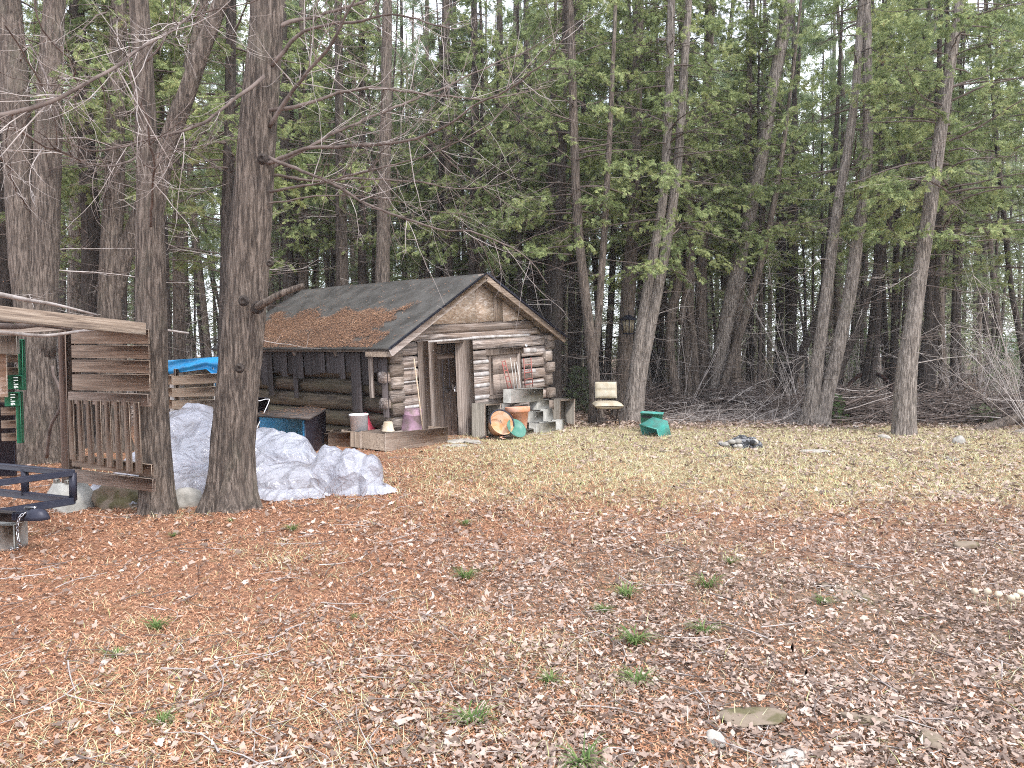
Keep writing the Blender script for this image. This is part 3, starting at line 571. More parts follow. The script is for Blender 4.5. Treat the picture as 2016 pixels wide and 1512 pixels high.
cedar('second slim cedar before the iron wheel, nearer its middle', 19.2, [[(1708, 800, 14), (1720, 720, 12), (1728, 640, 11), (1732, 520, 10), (1734, 340, 9)]], 'bark_dark', None, k=12, seed=28, dead=16)
cedar('dark cedar between the iron wheel and the great tapering trunk', 20.5, [[(1755, 800, 17), (1759, 700, 14), (1762, 600, 12), (1766, 450, 11), (1770, 250, 10)]], 'bark_dark', 4, k=14, seed=29, dead=24)
cedar('great tapering grey cedar at the front edge of the right brush pile', Yb(853), [[(1780, 856, 44), (1781, 800, 42), (1786, 720, 37), (1797, 640, 31), (1808, 560, 27), (1822, 470, 26), (1836, 370, 25), (1850, 270, 23), (1866, 160, 20), (1884, 40, 18)]], 'bark_pale', 0, k=34, seed=30, dead=26, flare=.3)
cedar('black double trunk close behind the great tapering cedar', 18.8, [[(1822, 806, 28), (1822, 720, 24), (1828, 640, 17), (1832, 540, 15), (1838, 380, 14), (1846, 200, 12)], [(1832, 790, 14), (1838, 680, 14), (1842, 560, 13), (1850, 400, 12)]], 'bark_dark', 2, k=18, seed=31, dead=26)
cedar('lone skinny black trunk between the double trunk and the right edge', 20.2, [[(1872, 802, 12), (1878, 700, 9), (1884, 560, 8), (1890, 420, 7), (1894, 250, 6)]], 'bark_dark', None, k=10, seed=32, dead=26)
cedar('thin tree leaning left at the right edge of the wood', 19, [[(2035, 810, 14), (2020, 730, 12), (2004, 640, 11), (1990, 560, 10), (1976, 420, 9), (1960, 260, 8)]], 'bark_dark', 4, k=12, seed=33, dead=26)
cedar('cedar with dense green sprays at the far right edge', 17, [[(2080, 840, 30), (2074, 700, 26), (2066, 500, 22), (2056, 250, 18)]], 'bark_brown', 2, k=18, seed=34, dead=34, lmax=2.6, crot=1.0)
for i, (st, Y, bk, lab) in enumerate((([(1312, 800, 14), (1300, 700, 12), (1290, 600, 11), (1276, 480, 10), (1266, 360, 9)], 21, 'bark_dark', 'slim dark cedar leaning left between the twin pale trunks and the crooked cedar'), ([(1372, 806, 20), (1368, 720, 17), (1362, 640, 15), (1342, 540, 14), (1322, 440, 12), (1310, 320, 10)], 19.4, 'bark_brown', 'cedar leaning left out of the brush pile between two upright ones'),
    ([(1412, 808, 18), (1430, 740, 16), (1462, 640, 15), (1492, 540, 14), (1520, 420, 12), (1540, 300, 10)], 19.2, 'bark_brown', 'cedar leaning far right behind the massive pale one'), ([(1628, 815, 18), (1650, 740, 15), (1690, 640, 14), (1730, 520, 12), (1760, 400, 10)], 19.2, 'bark_dark', 'dark cedar leaning far right behind the pale forked cedar'),
    ([(1268, 806, 14), (1270, 720, 12), (1264, 620, 11), (1256, 500, 10), (1248, 380, 9)], 20.4, 'bark_dark', 'thin cedar showing between the lantern trunk and the twin pale trunks'))):
    cedar(lab, Y, [st], bk, None, k=14, seed=80 + i, dead=22)
# --- trunks right behind the cabin
cedar('dark cedar rising behind the right eave of the cabin', 19.6, [[(1078, 815, 20), (1080, 700, 18), (1082, 560, 16), (1085, 420, 15), (1090, 200, 13)]], 'bark_dark', None, k=16, seed=35, dead=22)
cedar('thicker dark cedar touching the right eave of the cabin', 18.2, [[(1092, 815, 30), (1092, 700, 27), (1098, 560, 23), (1104, 420, 20), (1108, 250, 17)]], 'bark_dark', 1, k=20, seed=36, dead=22)
behind = [(569, 20.5, 22, 'left most trunk over the cabin roof'), (598, 21.5, 20, 'trunk tilting right above the far end of the cabin ridge'), (644, 27, 8, 'thin stem over the far part of the cabin ridge'), (676, 20, 22, 'broad trunk over the far third of the cabin ridge'),
    (713, 21, 17, 'dark trunk above the middle of the cabin roof'), (752, 18.6, 28, 'widest trunk above the middle of the cabin roof'), (798, 28, 9, 'thin stem over the near part of the roof'), (838, 24, 11, 'slim trunk above the near part of the roof'),
    (863, 21, 16, 'left one of a close pair of trunks over the near roof'), (884, 20.4, 18, 'right one of a close pair of trunks over the near roof'), (929, 19.8, 15, 'trunk directly left of the cabin peak'), (946, 20.4, 18, 'trunk directly behind the cabin peak'),
    (986, 22, 18, 'trunk first right of the cabin peak'), (1006, 25, 10, 'slim trunk second right of the cabin peak'), (1046, 21.5, 16, 'dark trunk bending left over the right roof slope'), (1064, 26, 9, 'thin black stem over the right roof slope'), (1125, 20.5, 14, 'slim straight trunk first right of the cabin eave'), (1140, 23, 10, 'thin stem in the gap between the cabin and the chair')]
for i, (x, Y, w, lab) in enumerate(behind):
    dx = (i * 37 % 11 - 5) * 2.0; yb = 688 + CAM_H * F_PX / Y
    cedar('cedar, ' + lab, Y, [[(x, yb, w * 1.15), (x + dx * .1, 560, w), (x + dx * .5, 400, w * .9), (x + dx, 200, w * .75), (x + dx * 1.3, 0, w * .62)]], ('bark_dark', 'bark_brown')[i % 2], (i % 5) if i % 3 != 2 else None, k=14, seed=50 + i, dead=26, lmax=1.7, dz=(1.6, 7))
print('hand trees done')
# --- trees deeper in the wood: six prototypes, copied
def proto(i):
    rr = np.random.default_rng(300 + i); H = 17; n = 26; z = np.linspace(-.4, H, n); lean = rr.normal(0, .035, 2)
    pts = np.stack([lean[0] * z + .12 * np.sin(z * .5 + i), lean[1] * z + .1 * np.cos(z * .4 + i), z], -1); pts[:, :2] -= pts[1, :2]
    rad = np.linspace(.105, .025, n) * rr.uniform(.7, 1.25); mb = MB(); bark_tube(mb, pts, rad, 12, i + 90, .04, .4); bb = MB(); dead_branches(bb, pts, rad, .8, 8, 46, 2.0, rr, 0, 6, .15)
    t = thing('forest_cedar', LAB, 'tree', (0, 0, 0), group='cedar trees deeper in the wood')
    mb.build('trunk', [('bark_dark', 'bark_brown')[i % 2]], t, smooth=True); bb.build('dead_branches', ['twig_dark', 'twig_pale'], t); link('crown', DCROWNS[i % 3], t); return t
LAB = 'slender dark cedar standing deeper in the wood behind the front row'
protos = [proto(i) for i in range(6)]
rr = np.random.default_rng(11); spots = []
for Y0 in np.arange(22.5, 35, 1.9):
    for x0 in np.arange(-.74 * Y0, .74 * Y0, 1.9 + (Y0 - 22) * .05):
        x = x0 + rr.uniform(-.8, .8); y = Y0 + rr.uniform(-.8, .8)
        if rr.random() < .52: spots.append((x, y))
for i, (x, y) in enumerate(spots):
    p = protos[i % 6]
    if i < 6: t = p
    else:
        t = p.copy(); C.objects.link(t)
        for ch in p.children: c = ch.copy(); C.objects.link(c); c.parent = t
    t.location = (x, y, float(gh(x, y))); t.rotation_euler = (0, 0, rr.random() * 6.28); s = rr.uniform(.85, 1.15); t.scale = (s, s, s)
print('forest trees', len(spots))
def thin_proto(i):
    rr = np.random.default_rng(700 + i); n = 18; z = np.linspace(-.3, 11, n); pts = np.stack([rr.normal(0, .04) * z + .1 * np.sin(z * .6 + i), rr.normal(0, .04) * z, z], -1); pts[:, :2] -= pts[1, :2]
    mb = MB(); bark_tube(mb, pts, np.linspace(.06, .018, n) * rr.uniform(.7, 1.2), 9, i, .04, .4); bb = MB(); dead_branches(bb, pts, np.full(n, .05), .7, 9, 44, 1.3, rr, 0, 5, .2)
    t = thing('thin_cedar', 'thin bare cedar pole standing among the thicker trunks of the wood', 'tree', (0, 0, 0), group='thin bare cedars in the wood'); mb.build('trunk', ['bark_dark'], t, smooth=True); bb.build('dead_branches', ['twig_dark', 'twig_pale'], t); return t
tp_ = [thin_proto(i) for i in range(4)]; rr = np.random.default_rng(77); j = 0
for q in range(130):
    y = rr.uniform(19.5, 33); x = rr.uniform(-.7, .7) * y
    if blocked(x, y) or (blocked(x + .6, y) or blocked(x, y - .8)): continue
    if j < 4: t = tp_[j]
    else:
        t = tp_[j % 4].copy(); C.objects.link(t)
        for c0_ in tp_[j % 4].children: c = c0_.copy(); C.objects.link(c); c.parent = t
    j += 1; t.location = (x, y, float(gh(x, y))); t.rotation_euler = (rr.normal(0, .05), rr.normal(0, .05), rr.random() * 6.28); s = rr.uniform(.8, 1.2); t.scale = (s, s, s)
# --- the far wood, one mass
def far_wood():
    rr = np.random.default_rng(5); mb = MB(); cs, ds, ss = [], [], []
    for i in range(200):
        y = rr.uniform(34, 60); x = rr.uniform(-.8, .8) * y; H = rr.uniform(13, 21); r = rr.uniform(.08, .2); a, b_ = rr.normal(0, .4, 2)
        mb.tube([[x, y, -.5], [x + a * .4, y + b_ * .4, H * .5], [x + a, y + b_, H]], [r, r * .7, .03], 7, cap=False)
        m = 400; f = rr.random(m) ** .75; z = 1.0 + (H - 1.0) * f; ang = rr.random(m) * 6.28; rad = (2.6 - 1.9 * f) * np.sqrt(rr.random(m)) * 1.1
        cs.append(np.stack([x + a * f + rad * np.cos(ang), y + b_ * f + rad * np.sin(ang), z - .25 * rad], -1)); ds.append(np.stack([np.cos(ang), np.sin(ang), rr.normal(-.2, .4, m)], -1)); ss.append(rr.uniform(.5, 1.0, m))
    o = mb.build('far_trunks', ['bark_brown']); tag(o, 'far off trunks of the wood closing the view', 'far wood', kind='stuff')
    pos = np.vstack(cs); M = frames(np.vstack(ds), rr, .8) * np.concatenate(ss)[:, None, None]; V, Fq = scatter(SPR_S, SPQ_S, M, pos)
    o = link('far_foliage', mesh_np('far_foliage', V, Fq, 'far_spray')); tag(o, 'hazy green foliage mass of the far wood', 'far foliage', kind='stuff')
far_wood()
# --- bare undergrowth
def undergrowth():
    rr = np.random.default_rng(8); mb = MB()
    for i in range(760):
        y = 19.5 + 20 * rr.random() ** 1.1; x = rr.uniform(-.72, .72) * y
        if blocked(x, y): continue
        z0 = float(gh(x, y)); pale = rr.random() < .8
        for q in range(rr.integers(4, 9)):
            h = rr.uniform(.6, 2.6); d = np.array([rr.normal(0, .35), rr.normal(0, .35), 1]); pp = wig([x + rr.normal(0, .1), y + rr.normal(0, .1), z0 - .05], d, h, 6, rr, .16, 0, .1)
            mb.tube(pp, np.linspace(rr.uniform(.005, .011), .002, 7), 3, int(pale), cap=False)
            for w in range(3):
                k = rr.integers(2, 6); tp = wig(pp[k], rr.normal(0, .6, 3) + [0, 0, .5], h * rr.uniform(.15, .35), 3, rr, .25); mb.tube(tp, [.003, .0025, .002, .0012], 3, int(pale), cap=False)
    o = mb.build('undergrowth', ['twig_dark', 'twig_pale']); tag(o, 'tangle of bare grey saplings and twigs between the trunks', 'undergrowth', kind='stuff')
    # low dead leaf and sprig cover on the forest floor
    n = 60000; y = 15.5 * (44 / 15.5) ** rr.random(n); x = rr.uniform(-.72, .72, n) * y; T = np.array([[-.5, -.3, 0], [.1, -.4, .12], [.5, .1, 0], [0, .4, .15]]); k = ~blocked(x, y); x, y = x[k], y[k]; n = len(x)
    M = rot_z(rr.random(n) * 6.28) @ rot_x(rr.normal(0, .5, n)) * (rr.uniform(.05, .12, n) * y / 18)[:, None, None]; V, Fq = scatter(T, np.array([[0, 1, 2, 3]]), M, np.stack([x, y, gh(x, y) + rr.random(n) * .06], -1))
    o = link('forest_floor_leaves', mesh_np('forest_floor_leaves', V, Fq, 'leaf_litter')); tag(o, 'brown leaf cover on the floor of the wood', 'leaf cover', kind='stuff')
undergrowth()
def low_sprays():
    rr = np.random.default_rng(31); n = 30000; y = rr.uniform(20, 36, n); x = rr.uniform(-.74, .74, n) * y; z = .8 + 6.5 * rr.random(n); cl = np.sin(x * 1.7 + z * 1.1) * np.cos(y * 1.3 - z * .9) + .6 * np.sin(x * 4.1 + y * 3.3 + z * 2.2)
    k = (cl > .25) & ~blocked(x, y) & ~blocked(x + .5, y - .5); x, y, z = x[k], y[k], z[k]; n = len(x)
    M = frames(np.stack([rr.normal(0, 1, n), rr.normal(0, 1, n), rr.normal(-.3, .4, n)], -1), rr, .6) * rr.uniform(.14, .32, n)[:, None, None]; V, Fq = scatter(SPR_S, SPQ_S, M, np.stack([x, y, z], -1))
    o = link('understory_foliage', mesh_np('understory_foliage', V, Fq, 'far_spray')); tag(o, 'scattered light green sprays low between the trunks of the wood', 'understory foliage', kind='stuff')
low_sprays()
def sapling(px, py, Y, h, label, seed, w=.5, mat='sapling_spray'):
    b = P(px, py, Y); b[2] = 0; rr = np.random.default_rng(seed); t = thing('evergreen_sapling', label, 'sapling', b, group='evergreen saplings')
    mb = MB(); mb.tube([[0, 0, -.03], [.02, 0, h * .5], [0, .02, h]], [.012, .009, .003], 6); mb.build('stem', ['twig_dark'], t)
    m = int(500 * h * w * 2.2); f = rr.random(m); a = rr.random(m) * 6.28; r = w * (1 - .7 * f) * rr.uniform(.1, 1, m); pos = np.stack([r * np.cos(a), r * np.sin(a), .04 + h * f - .12 * r], -1)
    M = frames(np.stack([np.cos(a), np.sin(a), rr.normal(.2, .4, m)], -1), rr) * rr.uniform(.08, .17, m)[:, None, None]; V, Fq = scatter(SPR_S, SPQ_S, M, pos); link('foliage', mesh_np('foliage', V, Fq, mat), t)
sapling(1643, 832, 16.6, .55, 'small bright green sapling at the foot of the pale forked cedar', 1, .32)
sapling(1140, 812, 19.5, 1.15, 'bushy dark green sapling behind the open crate by the cabin', 2, .5, 'cedar_spray_dark')
sapling(1935, 842, 16.5, .35, 'low dark sapling among the logs at the right edge', 3, .45, 'cedar_spray_dark')
sapling(1690, 735, 27, 2.3, 'yellowish green young tree glowing behind the slim cedars by the wheel', 4, .9)
sapling(1985, 760, 24, 2.0, 'young evergreen behind the logs at the right edge', 5, .9)
sapling(640, 840, 23, 2.6, 'young evergreen hidden mostly behind the cabin roof', 6, 1.0)
# --- long bare limbs of the near trees (pixel polylines with their distance)
def limb(tree, pl, r0, r1, seed, ntw=14, tl=.7, name='branch', mats=('twig_dark', 'twig_dark', 'twig_pale'), up=.2, k=8):
    rr = np.random.default_rng(seed); pts = np.array([P(x, y, Y) for x, y, Y in pl]); A = spline(pts, .08); n = len(A)
    A = A + np.array([[.030 * mn.noise(Vector((i * .22, seed, q * 9))) + .012 * mn.noise(Vector((i * .7, seed, q * 5))) for q in range(3)] for i in range(n)]); rad = np.linspace(r0, r1, n) * .74 * (1 + .1 * np.sin(np.arange(n) * .7)); mb = MB(); mb.tube(A, rad, k, 0)
    for q in range(int(ntw * 1.7)):
        i = int(rr.uniform(.18, .98) * (n - 1)); s = A[min(i + 1, n - 1)] - A[max(i - 1, 0)]; s /= np.linalg.norm(s)
        lat = np.cross(s, [0, .9, .4]) * rr.choice([-1, 1]); l = tl * rr.uniform(.4, 1.2)
        tp = wig(A[i], s * rr.uniform(.3, 1.1) + lat * .7 + rr.normal(0, .3, 3), l, 9, rr, .2, .05, up); rt = min(rad[i] * .5, rr.uniform(.003, .0062)); m = 1 + int(rr.random() < .5)
        mb.tube(tp, np.linspace(rt, rt * .3, 10), 5, m, cap=False)
        for w in range(rr.integers(2, 6)):
            kx = rr.integers(2, 9); s2 = tp[kx] - tp[kx - 1]; s2 /= np.linalg.norm(s2); t2 = wig(tp[kx], s2 + rr.normal(0, .7, 3), l * rr.uniform(.2, .55), 6, rr, .26, .03, up); mb.tube(t2, np.linspace(rt * .45, rt * .15, 7), 3, m, cap=False)
            if rr.random() < .5: t3 = wig(t2[3], s2 + rr.normal(0, .9, 3), l * .2, 4, rr, .3); mb.tube(t3, np.linspace(rt * .3, rt * .1, 5), 3, m, cap=False)
    return mb.build(name, list(mats), tree, True, True)
LB = [ # main tree, to the right
 ([(525, 322, 7.6), (600, 294, 7.5), (750, 284, 7.3), (850, 262, 7.1), (945, 205, 6.9), (1010, 165, 6.7), (1080, 120, 6.5), (1118, 58, 6.4)], .028, .006, 16, 1.0),
 ([(525, 335, 7.7), (640, 272, 8.2), (740, 226, 8.6), (830, 190, 8.9), (920, 150, 9.2), (1040, 97, 9.6), (1110, 52, 9.8)], .026, .006, 16, 1.0),
 ([(530, 217, 7.6), (600, 205, 7.6), (700, 176, 7.8), (790, 177, 8.0), (870, 190, 8.2), (990, 191, 8.5), (1085, 168, 8.7)], .026, .005, 14, .9),
 ([(530, 310, 7.6), (655, 362, 7.3), (722, 402, 7.2), (830, 441, 7.0), (878, 454, 7.0), (926, 455, 6.9), (989, 478, 6.8), (1045, 512, 6.7), (1078, 560, 6.7)], .024, .005, 18, .8),
 ([(530, 378, 7.6), (600, 366, 7.5), (690, 345, 7.4), (760, 328, 7.3), (850, 302, 7.2), (940, 258, 7.1), (1000, 205, 7.0)], .018, .005, 14, .8),
 ([(530, 345, 7.7), (610, 355, 8.0), (720, 352, 8.4), (830, 360, 8.8), (930, 372, 9.2), (1020, 350, 9.6)], .020, .005, 14, .9),
 ([(535, 130, 7.6), (600, 60, 7.5), (680, 44, 7.3), (790, 32, 7.1), (900, 60, 6.9)], .026, .007, 14, .9),
 ([(530, 60, 7.6), (590, 40, 7.8), (700, 8, 8.1), (800, -30, 8.4)], .028, .010, 10, .8),
 ([(530, 250, 7.6), (590, 160, 7.4), (640, 100, 7.2), (690, 20, 7.0), (720, -40, 6.9)], .028, .012, 12, .9),
 ([(530, 400, 7.6), (640, 385, 7.7), (760, 392, 7.9), (860, 418, 8.1), (960, 420, 8.3)], .012, .003, 12, .7)]
for i, (pl, r0, r1, n, tl) in enumerate(LB): limb(main, pl, r0, r1, 400 + i, n, tl)
mb = MB(); A = spline([P(x, y, Y) for x, y, Y in ((500, 610, 7.5), (520, 597, 7.35), (550, 580, 7.3), (575, 570, 7.3), (598, 562, 7.3))], .03)
mb.tube(A, np.linspace(.042, .026, len(A)), 12, 0); mb.build('stub_branch', ['bark_brown'], main, True, True)
mb = MB()
for x, y, r in ((478, 592, .05), (530, 518, .035), (505, 605, .06), (515, 312, .05), (470, 725, .045)):
    c = P(x, y, 7.4); mb.lathe([(0, -.008), (r * .35, -.004), (r * .55, .008), (r * .8, -.004), (r * 1.1, -.03)], 12, 0, Matrix.Translation(c) @ Matrix.Rotation(math.pi / 2, 4, 'X'))
mb.build('knots', ['bark_dark'], main, True, True)
LS = [([(520, 150, 7.5), (446, 207, 7.2), (393, 246, 7.0), (321, 268, 6.8), (250, 286, 6.6), (178, 293, 6.4), (118, 275, 6.2)], .024, .007, 18, .8)]
for i, (pl, r0, r1, n, tl) in enumerate(LS): limb(main, pl, r0, r1, 430 + i, n, tl)
L2 = [([(405, -30, 6.9), (386, 10, 6.6), (360, 43, 6.3), (321, 71, 6.0), (261, 104, 5.6), (229, 132, 5.4), (171, 164, 5.2), (100, 200, 5.0), (0, 229, 4.8), (-60, 240, 4.7)], .009, .020, 26, .8),
 ([(297, 446, 7.2), (300, 380, 6.9), (305, 330, 6.6), (288, 240, 6.2), (275, 210, 6.1), (256, 150, 6.0), (250, 40, 6.0)], .018, .008, 12, .7),
 ([(318, 306, 6.3), (305, 330, 6.3), (285, 325, 6.3), (270, 305, 6.3), (257, 282, 6.3)], .010, .009, 3, .3),
 ([(275, 300, 6.7), (250, 322, 6.5), (170, 320, 6.0), (110, 295, 5.6), (60, 268, 5.3), (0, 237, 5.0)], .012, .012, 16, .7),
 ([(305, 330, 6.5), (350, 298, 6.6), (400, 292, 6.7), (445, 262, 6.8)], .009, .003, 8, .5),
 ([(290, 120, 7.3), (340, 60, 7.0), (420, 20, 6.7), (510, 0, 6.5)], .014, .006, 12, .8)]
for i, (pl, r0, r1, n, tl) in enumerate(L2): limb(second, pl, r0, r1, 440 + i, n, tl)
L3 = [([(100, 190, 10.5), (150, 190, 8), (146, 140, 6.5), (90, 60, 6), (60, -20, 5.8)], .02, .008, 14, .8), ([(60, 420, 10.4), (25, 360, 8), (20, 335, 7), (0, 310, 6.2), (-30, 260, 5.8)], .014, .006, 8, .6),
 ([(40, 120, 10.5), (60, 90, 8.5), (105, 190, 6.5), (95, 195, 6), (60, 130, 5.6), (10, 50, 5.2)], .014, .008, 18, .9)]
left_tree = [o for o in C.objects if o.get('label', '').startswith('broad double cedar')][0]
for i, (pl, r0, r1, n, tl) in enumerate(L3): limb(left_tree, pl, r0, r1, 460 + i, n, tl)
# pale bare twigs reaching in at the right edge and around the leaning trees
def bare_shrub(label, px, py, Y, h, seed, n=9, lean=(0, 0)):
    b = P(px, py, Y); b[2] = 0; rr = np.random.default_rng(seed); t = thing('bare_shrub', label, 'shrub', b); mb = MB()
    for q in range(n):
        pp = wig([rr.normal(0, .05), rr.normal(0, .05), -.03], [rr.normal(lean[0], .4), rr.normal(lean[1], .3), 1], h * rr.uniform(.6, 1.1), 9, rr, .16, 0, .06); mb.tube(pp, np.linspace(.013, .003, 10) * rr.uniform(.5, 1), 5, 0, cap=False)
        for w in range(9):
            k = rr.integers(3, 9); tp = wig(pp[k], rr.normal(0, .7, 3) + [lean[0], 0, .3], h * rr.uniform(.1, .35), 5, rr, .25); mb.tube(tp, np.linspace(.005, .0015, 6), 3, 0, cap=False)
    mb.build('stems', ['twig_pale'], t)
bare_shrub('pale bare shrub arching in from the right edge above the logs', 2030, 850, 15.5, 4.4, 1, 12, (-.25, 0))
bare_shrub('pale bare shrub between the great tapering cedar and the logs', 1925, 835, 17.5, 2.6, 2, 8)
bare_shrub('pale bare saplings between the dark cedars left of the forked one', 1575, 820, 18, 4.2, 3, 8, (.1, 0))
bare_shrub('tall bare sapling clump behind the twin pale trunks', 1345, 800, 19, 4.6, 4, 8, (.05, 0))
# ------------------------------------------------------------------ cabin
YAW, TILT, CS = R(48.8), R(3.04), 1.07
CR = (Matrix.Rotation(YAW, 4, 'Z') @ Matrix.Rotation(-TILT, 4, 'Y'))
CLOC = (-1.864 * CS, 12.071 * CS, CAM_H - CS * CAM_H)
cabin = thing('log_cabin', 'small weathered log cabin with a dark felt roof and a boarded window', 'cabin', CLOC, scale=CS, mat=CR)
CM = np.array(INV[cabin.name][0]); CI = np.array(INV[cabin.name][1])
def CL(x, y, z): return (CM @ np.array([x, y, z, 1.0]))[:3]
def hit(px, py, ax, val):
    o = (CI @ np.append(CAM, 1))[:3]; d = CI[:3, :3] @ ray(px, py); return o + d * ((val - o[ax]) / d[ax])
def hewn(mb, p0, p1, hd, hh, seed, m=0, e=.55, k=16, axis=0):
    """hewn log: rounded box section along an axis (0 = x, 1 = y), noisy"""
    L_ = p1 - p0; n = max(4, int(abs(L_) / .08)); r = np.random.default_rng(seed); th = np.arange(k) * 2 * math.pi / k
    cs, sn = np.sign(np.cos(th)) * np.abs(np.cos(th)) ** e, np.sign(np.sin(th)) * np.abs(np.sin(th)) ** e; V = []
    for i in range(n + 1):
        t = p0 + L_ * i / n; w = 1 + .10 * mn.noise(Vector((t * 1.3, seed, 0)))
        j = np.array([1 + .10 * mn.noise(Vector((t * 3, math.cos(a) * 1.6 + seed, math.sin(a) * 1.6))) + .05 * mn.noise(Vector((t * 1.5, math.cos(a) * 6, math.sin(a) * 6 + seed))) for a in th])
        dz = .018 * mn.noise(Vector((t * .8, seed * 2, 3))); a_, b_ = cs * hd * w * j, sn * hh * w * j + dz
        V.append(np.stack([t + 0 * a_, a_, b_], -1) if axis == 0 else np.stack([a_, t + 0 * a_, b_], -1))
    V = np.array(V).reshape(-1, 3); i = np.arange(n)[:, None] * k; j = np.arange(k)[None]
    Q = np.stack([i + j, i + (j + 1) % k, i + k + (j + 1) % k, i + k + j], -1).reshape(-1, 4)
    c0 = V[:k].mean(0); c1 = V[-k:].mean(0); b0 = len(V); V = np.vstack([V, [c0, c1]]); jj = np.arange(k); T = np.vstack([np.stack([np.full(k, b0), (jj + 1) % k, jj], -1), np.stack([np.full(k, b0 + 1), n * k + jj, n * k + (jj + 1) % k], -1)])
    return V, Q, T
def addlog(mb, p0, p1, off, hd, hh, seed, axis=0, e=.55, m=0):
    V, Q, T = hewn(mb, p0, p1, hd, hh, seed, e=e, axis=axis); mb.add(V + np.array(off, float), Q, T, m)
ROWS = [(.10, .115), (.325, .105), (.54, .10), (.75, .10), (.955, .10), (1.165, .10), (1.38, .10), (1.585, .105)]
fw = MB(); ch = MB()
for i, (z, h) in enumerate(ROWS):
    segs = [(-.10 if i % 2 else .02, .60)]
    if z < .58: segs.append((1.82, 3.96 if i % 2 else 4.08))
    elif z < 1.46: segs += [(1.82, 2.27), (3.13, 3.96 if i % 2 else 4.08)]
    else: segs.append((1.82, 4.10))
    for j, (a, b_) in enumerate(segs): addlog(fw, a, b_, (0, .085, z), .095, h * .93, i * 7 + j)
addlog(fw, .30, 3.72, (0, .085, 1.765), .09, .065, 91); addlog(fw, .52, 3.52, (0, .07, 1.885), .10, .075, 92)
for a, b_, z, h in ((.1, .58, .655, .035), (.15, .55, 1.06, .02), (.02, .5, 1.28, .02), (1.84, 2.24, 1.275, .045), (1.84, 2.24, 1.06, .05), (1.84, 2.24, .855, .05), (1.84, 2.24, .645, .05), (1.84, 2.3, .43, .03), (.62, 1.85, 1.69, .03), (1.85, 3.42, 1.705, .034), (3.2, 3.6, 1.40, .06), (3.2, 3.55, 1.0, .05), (3.22, 3.8, .8, .03), (.0, .2, .22, .05)):
    V, Q, T = hewn(ch, a, b_, .045, h * .8, int(a * 31 + z * 57), e=.8); MB().add(V + np.array([0, .015, z]), Q, T).build('chinking', ['chink'], cabin, smooth=True)
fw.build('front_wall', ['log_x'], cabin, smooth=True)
# side wall logs with hewn ends showing at the near corner
sw = MB(); SR = (.17, .435, .71, .98, 1.24, 1.47)
for i, z in enumerate(SR): addlog(sw, -.02, 5.0, (.10, 0, z), .125, .128, 30 + i, 1, .85)
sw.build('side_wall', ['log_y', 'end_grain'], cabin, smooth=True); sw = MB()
for i, z in enumerate((.22, .43, .65, .86, 1.07, 1.27, 1.48)):
    addlog(sw, (-.07, -.035)[i % 2], .15, ((.10, .12)[i % 2], 0, z), (.11, .14)[i % 2], (.095, .10)[i % 2], 60 + i, 1, .32, 1)
sw.build('log_ends', ['log_y', 'end_grain'], cabin, smooth=True); sw = MB()
for i, z in enumerate((.3, .55, .8, 1.05, 1.27, 1.5)): addlog(sw, -.07 - .03 * (i % 2), .2, (3.92 + .04 * (i % 2), 0, z), .10, .10, 80 + i, 1, .35, 1)
sw.build('log_ends', ['log_y', 'end_grain'], cabin, smooth=True)
mb = MB(); mb.box((2.0, 2.6, .8), (3.7, 4.5, 1.55)); mb.build('inner_walls', ['board_dark_z'], cabin)
mb = MB(); mb.box((3.98, 2.5, .85), (.2, 4.8, 1.5)); mb.box((2.0, 5.0, .85), (3.9, .2, 1.5)); mb.build('back_walls', ['log_y'], cabin)
# vertical boards nailed on the side wall
sb = MB(); rr = np.random.default_rng(2)
BO = [(505, 514, 745), (514, 528, 757), (528, 538, 778), (538, 546, 734), (546, 556, 732), (556, 567, 741), (567, 577, 736), (577, 585, 783), (585, 599, 744), (599, 614, 738), (614, 630, 737), (630, 642, 734), (642, 658, 735), (658, 672, 735), (672, 681, 746), (681, 691, 732), (691, 701, 811), (702, 712, 810), (712, 724, 757), (724, 735, 748), (735, 745, 733), (741, 752, 757), (751, 763, 821)]
for i, (a, b_, yb) in enumerate(BO):
    pa, pb = hit(a, 700, 0, -.05), hit(b_, 700, 0, -.05); zb = hit((a + b_) / 2, yb, 0, -.05)[2]; y0, y1 = sorted((pa[1], pb[1])); x = -.055 - .014 * (i % 3)
    sb.box((x, (y0 + y1) / 2, (1.56 + zb) / 2), (.014, (y1 - y0) * .98, 1.56 - zb), Matrix.Rotation(rr.normal(0, .006), 3, 'X'), 0, .002)
for k in range(8): sb.box((-.06, 3.95 + k * .15, 1.25 - .1 * (k % 3)), (.014, .14, .7), None, 0, .002)
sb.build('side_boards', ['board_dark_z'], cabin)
mb = MB(); a, b_ = hit(725.5, 700, 0, -.11), hit(733.5, 700, 0, -.11); zb = hit(730, 783, 0, -.11)[2]; mb.box((-.115, (a[1] + b_[1]) / 2, (1.53 + zb) / 2), (.03, abs(a[1] - b_[1]), 1.53 - zb), None, 0, .003); mb.build('prop_board', ['board_z'], cabin, label='reddish brown board hanging in front of the dark side boards')
